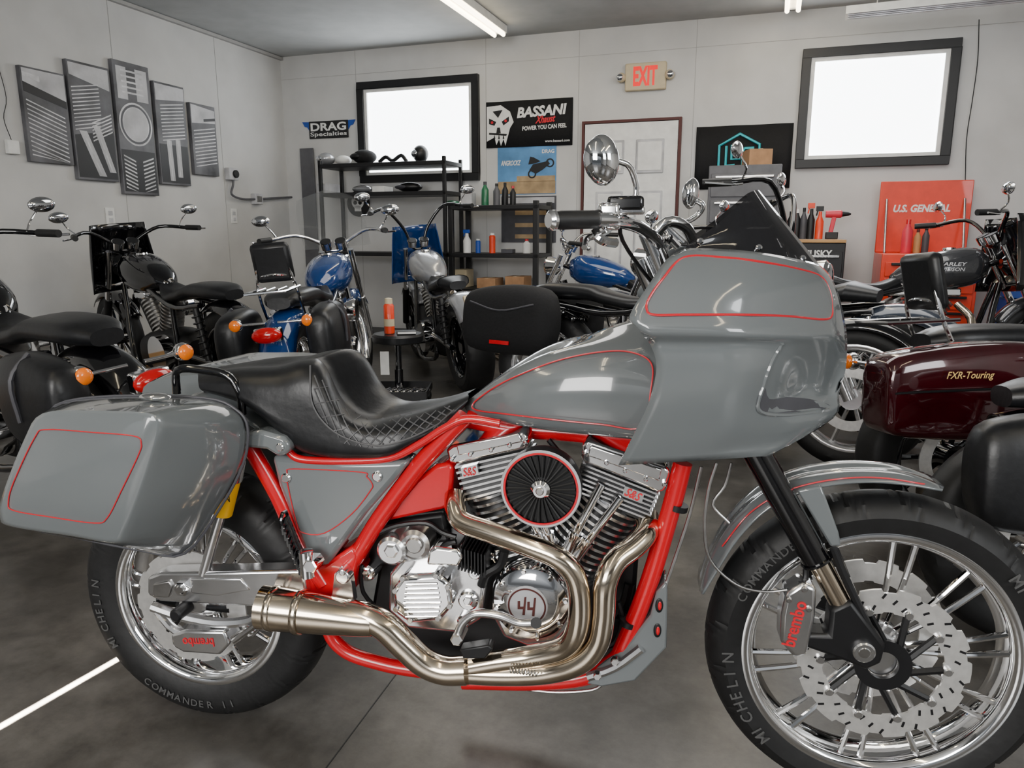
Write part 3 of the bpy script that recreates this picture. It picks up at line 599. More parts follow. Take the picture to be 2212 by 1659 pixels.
# posters
o,mx_,mz=wt('poster','wall poster of a wheelie rider under a blue sky','poster',1138,368)
MB().box((0,-.006,0),(126*mx_,.004,100*mz)).build('sheet','skyblue',o); mb=MB(); mb.box((0,-.009,-36*mz),(124*mx_,.003,26*mz)); mb.box((20*mx_,-.009,-18*mz),(82*mx_,.003,12*mz)); mb.build('road_print','tan',o)
txt('ANGROCKZ',44*mx_,11*mz,'white',o,(-34*mx_,-.012,16*mz),shear=.3,bold=.03); txt('DRAG',26*mx_,8*mz,'white',o,(46*mx_,-.012,38*mz),bold=.03)
mb=MB()
for x,z in ((12,-8),(50,14)): mb.ylathe((x*mx_,-.012,z*mz),[(.03,0),(.045,0),(.045,.003),(.03,.003)],24,True)
mb.prism([V((x*mx_,-.013,z*mz)) for x,z in ((6,0),(14,12),(26,14),(46,18),(50,12),(34,0),(20,-8))],(0,.003,0)); mb.prism([V((x*mx_,-.014,z*mz)) for x,z in ((4,12),(8,28),(16,26),(30,18),(20,14))],(0,.003,0)); mb.build('rider_print','black',o)
o,mx_,mz=wt('poster','dark poster hanging under the blue sky poster','poster',1142,474)
MB().box((0,-.006,0),(118*mx_,.004,98*mz)).build('sheet','greyd',o); mb=MB()
for z in (-36,-12,14): mb.box((6*mx_,-.009,z*mz),(70*mx_,.003,9*mz))
mb.build('motorcycle_print','tan',o); mb=MB(); mb.box((0,-.009,40*mz),(110*mx_,.003,12*mz)); mb.build('sky_print','greyl',o)
o,mx_,mz=wt('banner','black banner with a teal hexagon emblem right of the door','banner',1604,340)
mb=MB(); n=16; mb.grid([[(x/n*208*mx_,-.02+.008*sin(x*.8),zz*66*mz) for x in range(-n//2,n//2+1)] for zz in(-1,0,1)]); mb.build('cloth','cloth',o,solid=.002)
mb=MB(); pts=[V((-8*mx_+50*mx_*sin(a*pi/3),-.034,2*mz+46*mz*cos(a*pi/3))) for a in range(6)]; mb.tube(pts,.013,6,closed=True)
for q in ([(-26,24),(-26,-16),(-6,-16)],[(-14,26),(-14,-4),(4,-4),(4,10)],[(34,18),(14,18),(10,10),(10,-16),(32,-16)]): mb.tube([V(((x-10)*mx_,-.034,z*mz)) for x,z in q],.012,6)
mb.build('hexagon_emblem','teal',o)
# ceiling fixtures
def fix2(x,y,label,group=None):
    o=thing('fluorescent_light',label,'ceiling light',(x,y,CH-.002),RZB,group); L=2.4
    MB().box((0,-L/2,-.035),(.13,L,.07)).build('housing','white',o,bev=.004)
    for sx in(-1,1): mb=MB(); mb.cyl((sx*.045,-.05,-.09),(sx*.045,-L+.05,-.09),.019); mb.build('fluorescent_tube','tubelight',o)
    return o
def fixture(px1,py1,label):
    b=hit(px1,py1,V((0,0,CH-.09)),V((0,0,1))); fix2(b.x,b.y,label)
fixture(1082,78,'lit twin tube ceiling light above the room centre')
fixture(1712,26,'lit twin tube ceiling light at the top edge between door and window')
for x,y in ((-1.9,2.2),(-.2,1.0),(1.9,.6)): fix2(x,y,'added unseen twin tube ceiling light for highlights on the nearest motorcycle','added highlight lights above the nearest motorcycle')  # unseen fixtures added overhead to put highlights on fairing and tank
a=hit(2020,12,V((0,0,CH-.25)),V((0,0,1)))
o=thing('shop_light','unlit white hanging shop light with bare tubes at top right','ceiling light',(a.x,a.y,CH-.25),-AL-.05)
mb=MB(); mb.prism([V((-.62,-.1,-.02)),V((-.62,-.05,.05)),V((-.62,.05,.05)),V((-.62,.1,-.02)),V((-.62,.05,.03)),V((-.62,-.05,.03))],(1.24,0,0)); mb.build('reflector','white',o)
for y in(-.05,0,.05): mb=MB(); mb.cyl((-.6,y,-.005),(.6,y,-.005),.014); mb.build('tube','greyl',o)
for sx in(-1,1): mb=MB(); mb.cyl((sx*.4,0,.04),(sx*.4,0,.245),.004); mb.build('hanging_chain','steel',o)
mb=MB(); pts=[]
for px,py in ((2115,42),(2112,130),(2100,220),(2088,300),(2085,400)):
    s,z=RB(px,py,.03); pts.append(room(s,-.03,min(z,3.12)))
mb.tube(pts,.004,6,k=4); tag(mb.build('extension_cord','black'),'thin black cord hanging down the wall right of the second window','cord')
# canvases
cv=[((30,142),(60,352),(130,160),(152,355)),((133,128),(162,388),(225,148),(250,393)),((228,126),(265,418),(308,146),(340,424)),((323,174),(342,398),(387,190),(407,402)),((398,224),(418,381),(452,228),(470,378))]
lb=['leftmost of the five engine canvases on the left wall','second engine canvas from the left with slanted fins','tallest engine canvas in the middle of the five, with a round cover','fourth engine canvas from the left, right of the tallest one','smallest engine canvas, nearest the room corner']
for i,q in enumerate(cv):
    ys=[RLw(*p) for p in q]; y0=(ys[0][0]+ys[1][0])/2; y1=(ys[2][0]+ys[3][0])/2; zt=(ys[0][1]+ys[2][1])/2; zb=(ys[1][1]+ys[3][1])/2
    o=thing('canvas_print',lb[i],'wall art',room(.002,(y0+y1)/2,(zt+zb)/2),RZL,'five panel engine picture'); w=y1-y0; h=zt-zb
    cvs=MB().box((0,-.02,0),(w,.04,h)).build('canvas','canvas',o,bev=.003)
    mbs={'printl':MB(),'printd':MB(),'greyl':MB(),'greyd':MB()}
    def poly(pts,m='printl',d=.0415):
        mbs[m].prism([V((max(-.47,min(.47,x))*w,-d,max(-.48,min(.48,z))*h)) for x,z in pts],(0,.001,0))
    def fins(n,x0,z0,x1,z1,step,t,m='printl'):
        for k in range(n): poly([(x0,z0-k*step),(x1,z1-k*step),(x1,z1-k*step-t),(x0,z0-k*step-t)],m,.042)
    def rod(x0,z0,x1,z1,t):
        poly([(x0-t,z0),(x0+t,z0),(x1+t,z1),(x1-t,z1)],'greyl',.0425); poly([(x0-t*.3,z0),(x0+t*.1,z0),(x1+t*.1,z1),(x1-t*.3,z1)],'printl',.043)
    if i==0:
        poly([(-.47,.48),(.47,.48),(.47,.2),(-.47,.34)],'greyl'); poly([(-.47,.34),(.47,.2),(.47,.12),(-.47,.24)],'printd')
        fins(13,-.44,.16,.40,.02,.048,.014); poly([(-.47,.44),(-.1,.42),(-.1,.36),(-.47,.40)],'printl',.043)
    elif i==1:
        poly([(-.47,.48),(.47,.48),(.47,.3),(-.47,.38)],'greyl'); fins(12,-.45,.28,.2,.34,.032,.010); fins(6,-.05,-.0,.45,.1,.03,.012)
        poly([(-.47,-.12),(.47,-.05),(.47,-.48),(-.47,-.48)],'printd'); rod(-.28,-.08,.1,-.46,.09); rod(.05,-.02,.36,-.42,.08)
    elif i==2:
        poly([(-.47,-.16),(.47,-.16),(.47,-.48),(-.47,-.48)],'printd'); poly([(-.42,.46),(-.15,.46),(-.15,.22),(-.42,.22)],'greyl'); poly([(.1,.46),(.42,.46),(.42,.22),(.1,.22)],'greyl'); fins(5,-.3,.44,.3,.44,.04,.014)
        for r,m_,d_ in ((.46,'printl',.0422),(.42,'greyd',.0427),(.37,'printl',.043),(.345,'greyl',.0434)):
            mbs[m_].ylathe((0,-d_,.04*h),[(0,0),(w*r,0),(w*r,.001),(0,.001)],40)
        fins(9,-.42,-.2,-.1,-.24,.03,.012); fins(9,.1,-.24,.42,-.2,.03,.012)
    elif i==3:
        poly([(-.47,.48),(.47,.48),(.47,.36),(-.47,.32)],'greyl'); fins(11,-.35,.28,.42,.33,.034,.011); poly([(-.47,-.1),(.47,-.1),(.47,-.48),(-.47,-.48)],'printd'); rod(-.15,-.06,-.12,-.46,.08); rod(.15,-.04,.15,-.42,.08)
    else:
        poly([(-.47,.48),(.47,.44),(.47,.26),(-.47,.22)],'greyl'); fins(11,-.42,.12,.44,.2,.05,.016); poly([(.0,.3),(.47,.34),(.47,.3),(0,.26)],'printd',.043)
    for m_,nm in (('printd','shadow_print'),('greyl','metal_print'),('greyd','ring_print'),('printl','fin_print')):
        if mbs[m_].v: mbs[m_].build(nm,m_,cvs)
def lw(name,label,cat,px,py,group=None):
    y,z=RLw(px,py); return thing(name,label,cat,room(.002,y,z),RZL,group)
for px,py,l in ((237,468,'white wall outlet under the middle canvases'),(504,467,'white wall outlet nearest the corner on the left wall')):
    o=lw('wall_outlet',l,'outlet',px,py); MB().box((0,-.005,0),(.09,.01,.15)).build('cover_plate','white',o,bev=.003)
    for z in(-.03,.03): MB().box((0,-.012,z),(.04,.006,.035)).build('socket','greyl',o,bev=.002)
o=lw('socket_box','grey metal socket box with round plug at the cable top','outlet',495,376); MB().box((0,-.03,0),(.14,.06,.12)).build('box','greyl',o,bev=.005); mb=MB(); mb.disc((.02,-.08,0),.04,.03); mb.build('plug','black',o)
o=lw('junction_box','small grey junction box beneath the round plug socket','outlet',550,430); MB().box((0,-.03,0),(.13,.06,.11)).build('box','greyl',o,bev=.005); MB().box((0,-.063,0),(.08,.006,.06)).build('plate','steel',o)
mb=MB(); pts=[]
for px,py in ((495,382),(495,400),(492,420),(515,430),(550,430),(590,428),(622,426)):
    y,z=RLw(px,py); pts.append(room(.05,y,z))
mb.tube(pts,.012,8,k=4); tag(mb.build('wiring_cable','greym'),'thick grey cable running along the left wall to the corner','cable')
o=lw('thermostat','small white box on the far left wall beside the canvases','thermostat',22,318); MB().box((0,-.02,0),(.09,.04,.1)).build('body','white',o,bev=.006); mb=MB(); mb.tube([(.0,-.02,.05),(-.03,-.01,.2),(.01,-.01,.35),(-.03,-.01,.6),(-.1,-.01,.9)],.003,6,k=4); mb.build('wire','black',o)
# ---------------- shelving
def shelf(px0,px1,levels,d0,d1,label,post=.04):
    s0,_=RB(px0,400,d1); s1,_=RB(px1,400,d1); zs=[RB((px0+px1)/2,y,d1)[1] for y in levels]+[.15]
    o=thing('shelving_unit',label,'shelf',room((s0+s1)/2,-(d0+d1)/2,0),RZB); W=s1-s0; D=d1-d0
    for z in zs: MB().box((0,0,z-.02),(W,D,.04)).build('shelf_board','black',o,bev=.004)
    for sx in(-1,1):
        for sy in(-1,1): MB().box((sx*(W/2-post/2),sy*(D/2-post/2),(zs[0]+.02)/2),(post,post,zs[0]+.06)).build('post','black',o,bev=.004)
    return o,zs
sh1,z1=shelf(688,962,(350,414,545),.1,.55,'tall black shelving unit below the first window',.035)
sh2,z2=shelf(966,1162,(443,548,625),.1,.6,'lower black shelving unit under the posters',.05)
def bottle(px,z,d,h,r,m,cap,label,kind='bottle',grp=None):
    s,_=RB(px,450,d); o=thing(kind,label,'bottle' if kind!='spray_can' else 'can',room(s,-d,z+.002),RZB,grp); mb=MB()
    if kind=='spray_can': mb.lathe((0,0,0),(0,0,1),[(0,r),(h*.82,r),(h*.88,r*.7)],18); mb.build('can_body',m,o); mb=MB(); mb.lathe((0,0,h*.88),(0,0,1),[(0,r*.75),(h*.1,r*.7),(h*.12,r*.3)],16); mb.build('cap',cap,o)
    elif kind=='spray_bottle':
        mb.lathe((0,0,0),(0,0,1),[(0,r),(h*.5,r),(h*.65,r*.45),(h*.78,r*.4)],18); mb.build('bottle_body',m,o); mb=MB(); mb.box((-.005,0,h*.86),(r*1.8,.02,h*.14)); mb.cyl((-r*.6,0,h*.82),(-r*.9,0,h*.66),.006); mb.build('trigger',cap,o,bev=.003)
    else: mb.lathe((0,0,0),(0,0,1),[(0,r*.95),(.01,r),(h*.65,r),(h*.8,r*.5),(h*.86,r*.4)],18); mb.build('bottle_body',m,o); mb=MB(); mb.lathe((0,0,h*.86),(0,0,1),[(0,r*.45),(h*.13,r*.45)],14); mb.build('cap',cap,o)
    return o
def carton(px,z,d,w,dp,h,m,label,cat='box',nm='carton',rz=0):
    s,_=RB(px,450,d); o=thing(nm,label,cat,room(s,-d,z+.002),RZB+rz); MB().box((0,0,h/2),(w,dp,h)).build('box_body',m,o,bev=.003); MB().box((0,0,h+.001),(w*.15,dp,.002)).build('tape_strip','offwhite',o); return o
def lump(px,z,d,r,m,label,cat,nm,vis=None):
    s,_=RB(px,400,d); o=thing(nm,label,cat,room(s,-d,z+.002),RZB); mb=MB(); mb.ell((0,0,r[2]),r); mb.build('shell',m,o)
    if vis: mb=MB(); mb.ell((-r[0]*.35,-r[1]*.35,r[2]),(r[0]*.75,r[1]*.75,r[2]*.55)); mb.build('lens',vis,o)
    return o
lump(708,z1[0],.4,(.09,.1,.065),'silverp','silver headlight shell at the left end of the top shelf','headlight','headlight_shell','glass')
lump(744,z1[0],.35,(.09,.08,.05),'white','white rounded cover beside the silver headlight shell','part','plastic_cover')
lump(790,z1[0],.35,(.13,.12,.075),'cloth','black half helmet on the top shelf','helmet','helmet','black')
lump(910,z1[0],.3,(.08,.09,.09),'black','black headlight housing at the right end of the top shelf','headlight','headlight_housing','glass')
s,_=RB(850,400,.35); mb=MB(); mb.tube([(-.16,0,.02),(-.08,0,.07),(0,0,.03),(.1,0,.08),(.16,0,.02)],.02,8,k=4); o=mb.build('spare_handlebar','black'); o.location=room(s,-.35,z1[0]); o.rotation_euler=(0,0,RZB); tag(o,'bent black handlebar lying on the top shelf','handlebar')
carton(712,z1[1],.35,.16,.2,.1,'greyl','pale grey box on the second shelf','box','parts_box')
lump(782,z1[1],.35,(.11,.1,.04),'silverp','silver fender piece on the second shelf','part','fender_piece')
carton(828,z1[1],.35,.14,.2,.06,'white','flat white packet on the second shelf','box','parcel')
lump(885,z1[1],.35,(.14,.1,.05),'black','black tail section on the second shelf','part','tail_piece','greyd')
o,mx_,mz=wt('skull_sign','round black sign with a white skull behind the shelving','sign',775,440,.02)
mb=MB(); mb.disc((0,-.02,0),27*mz,.02); mb.build('disc','black',o)
mb=MB(); mb.disc((0,-.024,.02),15*mz,.004,.001); mb.box((0,-.022,-10*mz),(16*mz,.004,12*mz)); sk=mb.build('skull','white',o); mb=MB(); mb.disc((-6*mz,-.027,.01),4.5*mz,.003,.001,12); mb.disc((6*mz,-.027,.01),4.5*mz,.003,.001,12); mb.build('eye_hollows','black',sk)
bottle(1048,z2[0],.35,.24,.038,'green','greyd','green glass bottle on the lower shelving unit')
bottle(1073,z2[0],.35,.22,.035,'greym','black','grey bottle right of the green glass bottle')
bottle(1091,z2[0],.3,.23,.033,'black','black','black bottle with black cap left of the shelf post')
bottle(1108,z2[0],.4,.19,.03,'black','red','shorter black bottle with a red cap')
carton(1012,z2[0],.35,.12,.12,.13,'greyl','small grey carton left of the green bottle')
lump(978,z2[0],.35,(.08,.1,.03),'green','folded dark green rag on the lower shelving unit','rag','rag')
bottle(1008,z2[1],.4,.25,.04,'white','blue','white trigger spray bottle on the middle shelf','spray_bottle')
bottle(1032,z2[1],.4,.14,.026,'blue','white','small blue spray can on the middle shelf','spray_can')
bottle(1063,z2[1],.4,.2,.032,'orange','white','orange spray can on the middle shelf','spray_can')
bottle(1138,z2[1],.4,.14,.04,'white','red','short white bottle with red cap at the right of the middle shelf')
carton(1098,z2[1],.4,.12,.1,.04,'greyd','flat dark tin on the middle shelf','tin','tin')
carton(1058,z2[2],.4,.2,.25,.1,'card','open brown cardboard box on the bottom shelf','box','cardboard_box')
carton(1120,z2[2],.35,.2,.25,.12,'card','brown cardboard box at the right of the bottom shelf','box','cardboard_box')
carton(1000,z2[2],.35,.14,.2,.18,'offwhite','upright off white carton on the bottom shelf')
o,mx_,mz=wt('panel_board','flat grey board leaning by the room corner','board',668,430,.03); MB().box((0,0,-30*mz),(28*mx_,.02,270*mz)).build('board','greym',o,bev=.003)
def cabinet(nm,px0,px1,pyt,d0,d1,m,label,nd,hm='alu'):
    s0,zt=RB(px0,pyt,d1); s1,_=RB(px1,pyt,d1); W=s1-s0; D=d1-d0
    o=thing(nm,label,'tool cabinet',room((s0+s1)/2,-(d0+d1)/2,0),RZB)
    MB().box((0,0,zt/2+.03),(W,D,zt-.06)).build('cabinet_body',m,o,bev=.008)
    hh=(zt-.25)/nd
    for i in range(nd):
        dr=MB().box((0,-D/2-.008,zt-.06-hh*(i+.5)),(W*.92,.016,hh*.9)).build('drawer',m,o,bev=.004); MB().box((0,-D/2-.028,zt-.06-hh*(i+.5)+hh*.32),(W*.8,.02,.02)).build('drawer_handle',hm,dr,bev=.003)
    for sx in(-1,1):
        for sy in (-1,1): mb=MB(); mb.lathe((sx*(W/2-.06)-.015,sy*(D/2-.06),.04),(1,0,0),[(0,.04),(.03,.04)],14); mb.build('caster','black',o)
    return o,W,D,zt
o,W,D,zg=cabinet('tool_cabinet',1532,1690,358,.1,.6,'greym','grey drawer cabinet in front of the hexagon banner',7,'steel')
carton(1628,zg,.35,.2,.25,.14,'card','open cardboard box on top of the grey drawer cabinet','box','cardboard_box',.3)
o,W,D,zh=cabinet('tool_cabinet',1698,1828,524,.15,.75,'black','low black tool cabinet with wood top beside the grey one',3)
MB().box((0,0,zh+.012),(W,D+.02,.025)).build('wood_top','pine',o,bev=.003); txt('HUSKY',.22,.06,'white',o,(.02,-D/2-.045,zh-.09),bold=.03)
zh+=.026
for px,h,r,m,c,k,l in ((1710,.24,.030,'black','black','bottle','black bottle at the left end of the low black cabinet'),(1724,.26,.028,'black','white','bottle','black bottle with white cap on the low black cabinet'),(1738,.27,.028,'greyd','black','bottle','dark grey bottle left of the spray bottles'),(1754,.33,.032,'black','orange','spray_bottle','black trigger spray bottle with orange head'),(1773,.30,.034,'orange','black','spray_bottle','orange trigger spray bottle on the low black cabinet')): bottle(px,zh,.45,h,r,m,c,l,k)
s,_=RB(1805,500,.5); o=thing('cordless_drill','red cordless drill standing on the low black cabinet','drill',room(s,-.5,zh+.002),RZB)
MB().box((-.03,0,.03),(.1,.07,.06)).build('battery','black',o,bev=.006); MB().box((-.03,0,.12),(.035,.04,.14),Matrix.Rotation(.15,3,'Y')).build('handle','pink',o,bev=.006); mb=MB(); mb.lathe((-.09,0,.21),(1,0,0),[(0,.03),(.12,.034),(.13,.025)],16); mb.build('motor_body','pink',o); mb=MB(); mb.lathe((.04,0,.21),(1,0,0),[(0,.024),(.05,.016),(.07,.006)],14); mb.build('chuck','black',o)
o,W,D,zc=cabinet('tool_chest',1906,2120,548,.1,.65,'chest','orange red tool chest with its lid open under the second window',6,hm='black')
s0,zt=RB(1908,392,.15); MB().box((0,D/2-.02,(zt+zc)/2),(W,.03,zt-zc)).build('open_lid','chest',o,bev=.006); txt('U.S. GENERAL',W*.62,.065,'white',o,(-.02,D/2-.038,zc+(zt-zc)*.62),bold=.04,shear=.2)
for sx in(-1,1): mb=MB(); mb.cyl((sx*W*.42,D/2-.04,zc+(zt-zc)*.75),(sx*W*.42,D/2-.2,zc),.01); mb.build('lid_strut','steel',o)
bottle(1966,zc,.4,.28,.042,'pink','red','pink bottle on the open orange tool chest'); bottle(1989,zc,.35,.2,.028,'pine','brown','small amber bottle beside the pink bottle'); bottle(2007,zc,.35,.22,.028,'greyd','black','dark bottle at the right of the pink bottle')
for i,l in enumerate(('blue plastic crate at the bottom of the right hand stack','blue plastic crate at the top of the right hand stack')):
    s,_=RB(2205,600,.6); o=thing('storage_crate',l,'crate',room(s+.1,-.6,.451+i*.25),RZB); w=MB(); w.box((0,0,.01),(.4,.3,.02))
    for c,dm in (((0,-.15,.12),(.4,.02,.24)),((0,.15,.12),(.4,.02,.24)),((-.19,0,.12),(.02,.28,.24)),((.19,0,.12),(.02,.28,.24))): w.box(c,dm)
    w.build('crate_body','blue',o,bev=.004); MB().box((0,-.165,.2),(.42,.02,.03)).build('rim','blue',o,bev=.003)
s,_=RB(2205,600,.6); o=thing('side_table','plain black table under the blue crates','table',room(s+.12,-.6,0),RZB); MB().box((0,0,.435),(.5,.45,.03)).build('table_top','black',o)
for sx in(-1,1):
    for sy in(-1,1): MB().box((sx*.22,sy*.19,.21),(.03,.03,.42)).build('leg','black',o)
# stool, can, cart
SX,SY=-.80,5.15
o=thing('rolling_stool','black round rolling stool with a tool tray base','stool',(SX,SY,0),0)
mb=MB(); mb.lathe((0,0,.45),(0,0,1),[(0,.15),(.01,.175),(.05,.18),(.065,.165),(.07,0)],32); mb.build('seat_pad','leather',o)
mb=MB(); mb.cyl((0,0,.1),(0,0,.45),.022); mb.cyl((0,0,.1),(0,0,.26),.03); mb.build('post','blackp',o)
w=MB(); w.box((0,0,.085),(.42,.38,.015)); 
for c,dm in (((0,-.19,.11),(.42,.01,.05)),((0,.19,.11),(.42,.01,.05)),((-.21,0,.11),(.01,.38,.05)),((.21,0,.11),(.01,.38,.05))): w.box(c,dm)
w.build('tool_tray','black',o)
for sx in(-1,1):
    for sy in(-1,1): mb=MB(); mb.ell((sx*.19,sy*.17,.035),(.02,.035,.035)); mb.build('caster','black',o)
MB().box((-.07,-.16,.33),(.06,.002,.16)).build('paper_tag','white',o)
for i in range(8):
    mb=MB(); x=-.16+.045*i; mb.cyl((x,-.12,.115),(x+.05,-.03+.02*(i%3),.115),.016); mb.lathe((x,-.12,.115),(.05,.09,0),[(-.01,.01),(-.008,.022),(.0,.022)],12); tag(mb.build('socket_tool','chrome'),'small chrome tools lying in the stool tray','tool','chrome tools in the stool tray').location=(SX,SY,0)
o=thing('spray_can','tall orange spray can standing on the rolling stool','can',(SX-.05,SY-.04,.521),0); mb=MB(); mb.lathe((0,0,0),(0,0,1),[(0,.036),(.19,.036),(.205,.026)],20); mb.build('can_body','orange',o); mb=MB(); mb.lathe((0,0,.205),(0,0,1),[(0,.028),(.035,.026),(.04,.01)],16); mb.build('cap','offwhite',o); mb=MB(); mb.lathe((0,0,.05),(0,0,1),[(0,.0365),(.05,.0365)],20); mb.build('label_band','offwhite',o)
o=thing('book','black booklet lying on the rolling stool','book',(SX+.07,SY-.06,.521),.2); MB().box((0,0,.01),(.13,.09,.02)).build('cover','black',o); MB().box((0,-.001,.01),(.125,.091,.014)).build('pages','white',o)
# ---------------- background motorcycles
def mk(label,x,y,az,tank='blackp',fend='blackp',wh='alu',bh=1.08,bags=None,sides=(-1,1),fairing=None,shield=False,back=False,sig=True,tail=True,plate=False,sc=1.1,lean=5,seatm='leather',text=None,spk=10,bagm='leather',barm='blackp',finm='steel',rw=.14,fa=170,sx0=-.12):
    b=thing('motorcycle',label,'motorcycle',(x,y,0),rad(90-az),None,rad(-lean),sc)
    for c,w,R,rr in (((0,.33),rw,.325,.215),((1.6,.33),.1,.33,.245)):
        t=tire(b,c,R,rr,w,100); r_=rim(t,c,rr,w,wh,40); m=MB()
        for k in range(spk): a=2*pi*k/spk; m.cyl((c[0]+.03*cos(a),0,c[1]+.03*sin(a)),(c[0]+(rr-.02)*cos(a),0,c[1]+(rr-.02)*sin(a)),.009,.011,8)
        m.ylathe((c[0],0,c[1]),[(0,-.06),(.05,-.06),(.05,.06),(0,.06)],20); m.build('spoke_set',wh,t); rotor(t,c,.145,.1,-.07,'rotor')
    m=MB()
    for s in(-1,1):
        m.tube([(0,s*.12,.33),(.5,s*.12,.36)],.02,10); m.tube([(.5,s*.1,.3),(.55,s*.12,.17),(1.1,s*.12,.17),(1.3,s*.03,.75)],.018,10,k=4); m.tube([(.1,s*.11,.68),(.5,s*.11,.66),(1.28,s*.02,.88)],.018,10,k=4); m.tube([(.5,s*.1,.3),(.48,s*.1,.66)],.018,10)
    m.build('frame','blackp',b)
    for hx,bx in ((.66,.78),(.98,.84)):
        a=V((bx,0,.42)); c=V((hx,0,.66)); L=(c-a).length; pr=[]; m=MB()
        for i in range(10): pr+=[(L*i/10,.055),(L*i/10+.001,.075),(L*(i+.45)/10,.075),(L*(i+.45)/10+.001,.055)]
        m.lathe(a,c-a,pr,20); m.build('cylinder',finm,b,sm=30)
        MB().box((hx,0,.69),(.15,.16,.05)).build('rocker_cover','chrome',b,bev=.01)
    m=MB(); m.loft([(.42,.42,.2,.08,3),(.5,.48,.18,.12,3),(.8,.47,.17,.14,3),(1.0,.42,.18,.13,3),(1.04,.36,.22,.08,3)],3); m.build('engine_case','steel' if wh=='chrome' else 'black',b)
    m=MB(); m.disc((.82,-.19,.6),.075,.05,.01,28); m.build('air_cleaner','chrome',b)
    m=MB(); m.disc((.88,-.15,.34),.085,.05,.012,24); m.build('cam_cover','chrome',b)
    m=MB(); m.disc((.62,.10,.34),.12,.09,.02,28); m.build('primary_cover','chrome',b)
    m=MB(); m.tube([(1.04,-.06,.62),(1.1,-.14,.5),(1.0,-.17,.27),(.7,-.18,.2),(.3,-.18,.22),(-.2,-.18,.25)],[.022,.036],14,k=5); m.build('exhaust_pipe','chrome' if wh!='blackp' else 'exhaust',b)
    for s in(-1,1): m=MB(); m.cyl((.62,s*.14,.3),(.62,s*.27,.3),.014); m.build('foot_peg','rubber',b)
    m=MB(); m.loft([(.66,.80,.72,.03,2.2),(.76,.88,.71,.1,2.4),(.95,.95,.70,.14,2.5),(1.12,.97,.73,.13,2.4),(1.22,.93,.78,.05,2.2)],5); tk=m.build('fuel_tank',tank,b,sm=60)
    m=MB(); m.lathe((1.0,0,.955),(0,0,1),[(0,.04),(.012,.036),(.014,0)],20); m.build('fuel_cap','chrome',tk)
    if text: txt(text[0],.17,.022,'greyl',tk,(.96,-.146,.86),bold=.02,shear=.2); txt(text[1],.19,.022,'greyl',tk,(.94,-.146,.828),bold=.02,shear=.2)
    m=MB(); m.loft([(sx0,.77,.71,.06,2.6),(sx0+.12,.80,.71,.11,2.8),(.25,.80,.71,.12,2.8),(.36,.77,.69,.13,2.8),(.55,.745,.67,.12,2.8),(.72,.80,.71,.05,2.5)],5); m.build('seat',seatm,b,sm=60)
    MB().arcf((0,.33),.375,55,fa,.095 if rw<.18 else .12,.06).build('rear_fender',fend,b,solid=.004)
    MB().arcf((1.6,.33),.365,45,150,.065,.05).build('front_fender',fend,b,solid=.004)
    for s in(-1,1):
        m=MB(); m.cyl((1.44,s*.1,.64),(1.27,s*.1,.98),.021); ft=m.build('fork_tube','chrome',b); m=MB(); m.cyl((1.6,s*.1,.33),(1.44,s*.1,.64),.027); m.build('fork_lower','black' if wh=='blackp' else 'alu',ft)
    m=MB(); m.tube([(.99,-.40,bh),(1.08,-.37,bh+.005),(1.2,-.24,bh+.02),(1.245,-.1,(bh+1)/2),(1.25,-.04,.985),(1.25,.04,.985),(1.245,.1,(bh+1)/2),(1.2,.24,bh+.02),(1.08,.37,bh+.005),(.99,.4,bh)],.0125,10,k=4); hbm=m.build('handlebar',barm,b)
    for s in(-1,1):
        m=MB(); m.cyl((.95,s*.41,bh-.002),(1.07,s*.375,bh+.004),.018); m.build('grip','rubber',hbm)
        m=MB(); m.tube([(1.11,s*.35,bh+.0),(1.07,s*.4,bh-.01),(.98,s*.47,bh-.01)],.006,6,k=3); m.build('lever','chrome',hbm)
        m=MB(); m.tube([(1.1,s*.34,bh+.01),(1.13,s*.38,bh+.06),(1.1,s*.42,bh+.12)],.005,6,k=3); st=m.build('mirror_stem','chrome',hbm)
        m=MB(); m.ell((1.1,s*.43,bh+.13),(.018,.062,.036)); mi=m.build('mirror','chrome',b); m=MB(); m.ell((1.092,s*.43,bh+.13),(.014,.056,.031)); m.build('mirror_glass','glass',mi)
        m=MB(); m.cyl((.02,s*.15,.36),(.12,s*.13,.66),.02,.02); m.tube([V((.03,s*.15,.38))+V((.09,-s*.02,.27))*(i/50)+V((.03*cos(i*.9),.03*sin(i*.9),0)) for i in range(51)],.005,5); m.build('shock_absorber','black' if wh=='blackp' else 'chrome',b)
        if sig:
            m=MB(); m.cyl((-.27,s*.03,.66),(-.27,s*.17,.66),.007); sg=m.build('signal_stem','chrome',b); m=MB(); m.ell((-.262,s*.18,.66),(.030,.033,.033)); m.build('signal_housing','chrome',sg); m=MB(); m.ell((-.285,s*.18,.66),(.018,.029,.029)); m.build('signal_lens','amber',sg)
    m=MB(); m.lathe((1.33,0,.87),(1,0,0),[(-.02,.03),(.02,.075),(.1,.085),(.115,.07)],24); hl=m.build('headlight','blackp' if wh=='blackp' else 'chrome',b); m=MB(); m.ell((1.445,0,.87),(.02,.07,.07)); m.build('headlight_lens','glass',hl)
    for s in(-.05,.05):
        m=MB(); m.lathe((1.24,s,1.0),(-.5,0,.86),[(0,.04),(.05,.042)],20); ga=m.build('gauge','chrome',b); m=MB(); m.lathe((1.213,s,1.044),(-.5,0,.86),[(0,.036),(.003,.036)],20); m.build('gauge_face','black',ga)
    if tail: m=MB(); m.ell((-.37,0,.61),(.035,.075,.04)); tl=m.build('tail_light','redlens',b); MB().box((-.34,0,.61),(.05,.13,.07)).build('light_base','chrome',tl,bev=.008)
